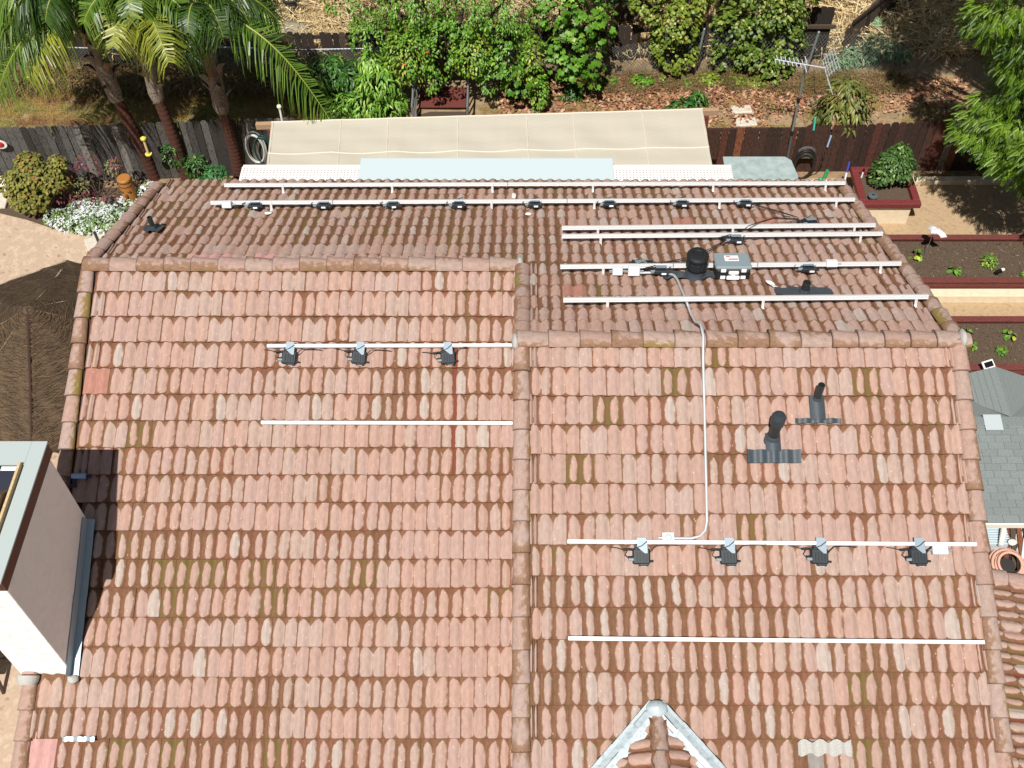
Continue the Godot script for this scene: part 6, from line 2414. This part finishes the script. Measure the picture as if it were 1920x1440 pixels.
	plant("rosemary_bush", "bright green rosemary bush between the middle and right palm", "bush", V(-6.6, 0.0, -17.3), [[V(-6.6, 0.3, -17.25), V(.3, .3, .26)], [V(-6.4, 0.55, -17.35), V(.22, .26, .2)], [V(-6.85, 0.25, -17.2), V(.22, .2, .2)]], leaf_long, 1300, 0.07, 0.12, [L(40, 90, 44), L(84, 146, 78)], 0.02, 0.0, -0.8)
	plant("climber", "small green climber on the fence behind the middle palm", "vine", V(-7.0, 0.1, -17.8), [[V(-7.35, 0.75, -17.75), V(.2, .3, .12)], [V(-6.9, 0.45, -17.7), V(.25, .35, .15)]], leaf_small, 420, 0.05, 0.09, g_deep, 0.01, 0.0, 0.3)
	var beds := [[V(-9.3, 0.1, -16.5), V(.45, .22, .3)], [V(-8.9, 0.12, -16.45), V(.5, .24, .35)], [V(-8.45, 0.12, -16.45), V(.5, .24, .35)], [V(-8.95, 0.12, -16.75), V(.5, .22, .3)], [V(-8.3, 0.12, -16.8), V(.4, .2, .3)], [V(-9.7, 0.08, -16.6), V(.25, .16, .2)], [V(-7.85, 0.15, -17.2), V(.3, .25, .3)], [V(-8.1, 0.1, -16.3), V(.3, .18, .2)]]
	t = plant("alyssum_bed", "mound of tiny white flowers and green leaves beside the patio", "flowers", V(-8.8, 0, -16.5), beds, leaf_small, 2600, 0.04, 0.07, [L(76, 118, 44), L(128, 160, 84)], 0.0, -0.2, 0.0, "leaf_matte")
	cluster("blossom", t, beds, floret, 3200, 0.018, 0.032, [L(190, 200, 200), L(226, 232, 232)], "petal", 0.2, 0.0, 0.08)
	# seedlings in the beds
	var where := [["seedling with white flowers at the near left corner of the rear bed", V(7.62, .3, -15.25), .14], ["single broad-leaved seedling in the middle of the rear bed", V(8.3, .3, -14.85), .12], ["round feathery green plant in the rear bed", V(9.0, .3, -15.05), .22], ["green tuft at the right frame edge in the rear bed", V(9.65, .3, -14.72), .13], ["squash seedling beside the ridge end in the front bed", V(8.05, .3, -13.2), .14], ["seedling with one yellow leaf low in the front bed", V(8.12, .3, -12.95), .1], ["pale green seedling, upper right in the front bed", V(8.9, .3, -13.2), .12], ["feathery seedling beside the solar light in the front bed", V(8.65, .3, -12.8), .12]]
	for i in 8:
		var w: Array = where[i]
		var feather := i == 2 or i == 3 or i == 7
		var small: float = w[2] * 0.72
		plant("seedling", w[0], "seedling", w[1], [[w[1] + V(0, small * 0.6, 0), V(small, small * 0.7, small)]], leaf_long if feather else leaf_round, 170 if feather else 14, 0.045 if feather else 0.07, 0.08 if feather else 0.12, [L(70, 120, 40), L(120, 166, 64), L(176, 186, 60)], 0.006, -0.6, 0.0 if not feather else -0.5)
	build_big_tree()

func build_big_tree() -> void:
	var t := thing("feathery_tree", "tall bright green feathery tree cut by the right picture edge", "tree", Vector3.ZERO)
	var m := MB.new()
	var base := V(10.9, 0, -16.2)
	m.tube([base, base + V(-0.1, 1.2, 0), base + V(0.1, 2.6, -0.2)], [0.22, 0.18, 0.15], 10)
	part("trunk", m, "bark", t)
	var clumps := CLUMPS
	var tops := []
	for c in clumps:
		tops.append(c)
	m = MB.new()
	for c in tops:
		var s := base + V(0.1, 2.5, -0.2)
		var mid: Vector3 = s.lerp(c, 0.5) + V(0, 0.4, 0)
		m.tube([s, mid, c], [0.07, 0.04, 0.012], 6, false)
	part("branches", m, "bark", t)
	var xs := []
	var cs := []
	for c in clumps:
		var sz := rf(0.42, 0.62)
		for i in 260:
			var d := Vector3(rng.randfn(), rng.randfn() * 0.6, rng.randfn())
			d = d.normalized() * pow(rng.randf(), 0.4)
			var p: Vector3 = c + d * V(sz, sz * 0.55, sz)
			var yaw := atan2(d.x, d.z) + rf(-0.6, 0.6)
			var b := Basis(Vector3.UP, yaw) * Basis(Vector3.RIGHT, rf(0.1, 0.9))
			xs.append(Transform3D(b * Basis.from_scale(Vector3.ONE * rf(0.12, 0.22)), p))
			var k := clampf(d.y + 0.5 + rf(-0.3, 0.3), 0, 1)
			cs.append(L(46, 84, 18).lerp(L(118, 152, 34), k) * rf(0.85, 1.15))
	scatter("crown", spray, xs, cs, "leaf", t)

const CLUMPS := [Vector3(7.99, 5, -16.39), Vector3(8.31, 5.2, -16.16), Vector3(7.99, 4.6, -16.61), Vector3(8.58, 4.6, -16.22), Vector3(8.71, 4, -16.46), Vector3(8.97, 3.8, -16.28), Vector3(8.72, 3, -16.65), Vector3(8.96, 3.3, -16.49), Vector3(8.59, 2.7, -16.57), Vector3(8.91, 2.9, -16.16), Vector3(8.52, 2.4, -16.48), Vector3(8.84, 2.5, -16.12), Vector3(9.12, 2.8, -15.9), Vector3(8.98, 2.3, -15.83), Vector3(9.24, 2.2, -15.58), Vector3(11.31, 4.92, -13.91), Vector3(11.42, 5.58, -17.59), Vector3(10.7, 2.84, -15.26), Vector3(11.29, 2.33, -18.19), Vector3(12.31, 2.68, -17.04), Vector3(12.67, 4.06, -14.54), Vector3(10.26, 2.5, -17.41), Vector3(9.08, 3.07, -14.94), Vector3(10.06, 5.24, -15.6), Vector3(10.08, 3.82, -14.39), Vector3(11.97, 3.34, -15.08), Vector3(12.64, 2.63, -14.12), Vector3(10.24, 4, -14.01), Vector3(9.18, 3.23, -14.9), Vector3(11, 3.11, -16.49), Vector3(10.44, 2.8, -14.99), Vector3(12.13, 3.71, -15.92), Vector3(10.79, 5.32, -17.49), Vector3(11.97, 2.25, -15.85), Vector3(12.72, 3.7, -15.56), Vector3(11.74, 3.81, -16.63), Vector3(10.44, 2.42, -16.16), Vector3(10.82, 3.22, -17.72), Vector3(10.27, 5.1, -14.02), Vector3(11.6, 4.59, -14.1), Vector3(10.27, 4.76, -16.68), Vector3(10.76, 5.03, -14.47), Vector3(9.82, 4.62, -15.7), Vector3(12.09, 4.52, -13.89), Vector3(10.21, 4.51, -14.22), Vector3(12.13, 3.27, -13.65), Vector3(12.65, 3.98, -15.34), Vector3(10.73, 4.7, -14.31), Vector3(11.74, 2.52, -13.99), Vector3(11.14, 4.6, -15.93), Vector3(11.31, 5.05, -14.76), Vector3(10.58, 4.53, -17.02), Vector3(11.56, 4.45, -17.97), Vector3(10.71, 2.75, -17.91), Vector3(9.35, 3.13, -17.22), Vector3(10.34, 4.37, -15.01), Vector3(10.44, 2.97, -15.99), Vector3(11, 3.23, -15.06), Vector3(12.65, 5.24, -15.94), Vector3(12.07, 4.5, -16.21), Vector3(9.39, 4.3, -15.16), Vector3(9.25, 4.18, -14.88), Vector3(10.32, 3.61, -16.98), Vector3(10.79, 3, -15.62), Vector3(9.31, 4.41, -15.81), Vector3(8.87, 4.04, -16.72), Vector3(12.56, 5.08, -16.87), Vector3(9.99, 4.35, -15.64), Vector3(11.4, 4.34, -14.19), Vector3(9.29, 4.99, -16.58), Vector3(10.95, 3.21, -16.6), Vector3(10.94, 3.75, -16.25), Vector3(11.8, 4.28, -18), Vector3(12.37, 4.09, -18.12), Vector3(11.93, 3.6, -15.09), Vector3(11.65, 4.46, -15.6), Vector3(12.47, 3.42, -16.08), Vector3(12.23, 2.63, -16.6), Vector3(11.6, 3.62, -16.65), Vector3(10.73, 4.11, -15.51), Vector3(10.14, 2.44, -15.04), Vector3(12.1, 5.13, -14.62), Vector3(12.19, 2.72, -14.71), Vector3(12.63, 4.79, -17.47), Vector3(11.26, 3.54, -17.33), Vector3(9.36, 3.61, -16.5), Vector3(9.42, 4.45, -15.47), Vector3(12.46, 4.13, -14.85), Vector3(9.87, 4.12, -16.83), Vector3(11.82, 3.97, -17.48), Vector3(9.76, 3.36, -14.22), Vector3(9.54, 4.8, -14.66), Vector3(9.32, 4.29, -16.91), Vector3(12.33, 3.82, -16.45), Vector3(8.8, 6.65, -18.45), Vector3(10.45, 5.62, -17.54), Vector3(10.58, 5.83, -17.41), Vector3(9.43, 5.71, -17.85), Vector3(9.78, 6.87, -16.99), Vector3(7.54, 6.27, -18.52), Vector3(8.98, 8.19, -17.32), Vector3(10.07, 6.67, -16.93), Vector3(7.32, 6.42, -17.11), Vector3(9.88, 6.78, -18.58), Vector3(7.99, 6.19, -18.1), Vector3(10.22, 6.16, -16.58), Vector3(10.51, 5.75, -17.85), Vector3(8.92, 5.67, -17.74), Vector3(10.62, 5.91, -17.31), Vector3(7.4, 7.22, -16.56), Vector3(7.73, 5.62, -18.59), Vector3(9.11, 5.65, -18.59), Vector3(8.94, 8.18, -17.75), Vector3(8.53, 7.39, -18.57), Vector3(9.28, 6.08, -17.28), Vector3(10.83, 5.75, -17.41), Vector3(9.39, 6.02, -18.13), Vector3(10.98, 8.39, -18.5), Vector3(9.79, 8.26, -18.21), Vector3(9.41, 5.72, -17.89), Vector3(9.66, 7.25, -16.86), Vector3(7.26, 6.57, -16.64), Vector3(9.29, 6.86, -17.79), Vector3(10.94, 7.21, -18.75), Vector3(10.18, 6.52, -17.72), Vector3(7.78, 6.84, -17.99), Vector3(7.26, 7.36, -18.54), Vector3(10.11, 5.67, -16.85), Vector3(10.21, 6.99, -17.03), Vector3(7.92, 7.67, -17.74), Vector3(7.85, 8.3, -17.8), Vector3(8.43, 8.01, -17.88), Vector3(9.64, 6.08, -16.69), Vector3(7.96, 5.74, -16.36), Vector3(7.61, 8.25, -16.33), Vector3(9.39, 5.63, -18.65), Vector3(7.76, 6.69, -17.27), Vector3(10.86, 6.59, -18.45), Vector3(9.2, 5.98, -18.58), Vector3(9.18, 7.55, -18.64), Vector3(8.75, 7.57, -16.89), Vector3(8.47, 8.08, -18.38), Vector3(9.83, 7.76, -16.6), Vector3(8.93, 5.88, -18.68), Vector3(9.07, 6.09, -17.23), Vector3(7.25, 7.78, -18.24), Vector3(6.95, 6.09, -17.66), Vector3(9.19, 6.69, -18.37), Vector3(8.88, 8.25, -17.46), Vector3(10.76, 5.68, -16.32)]
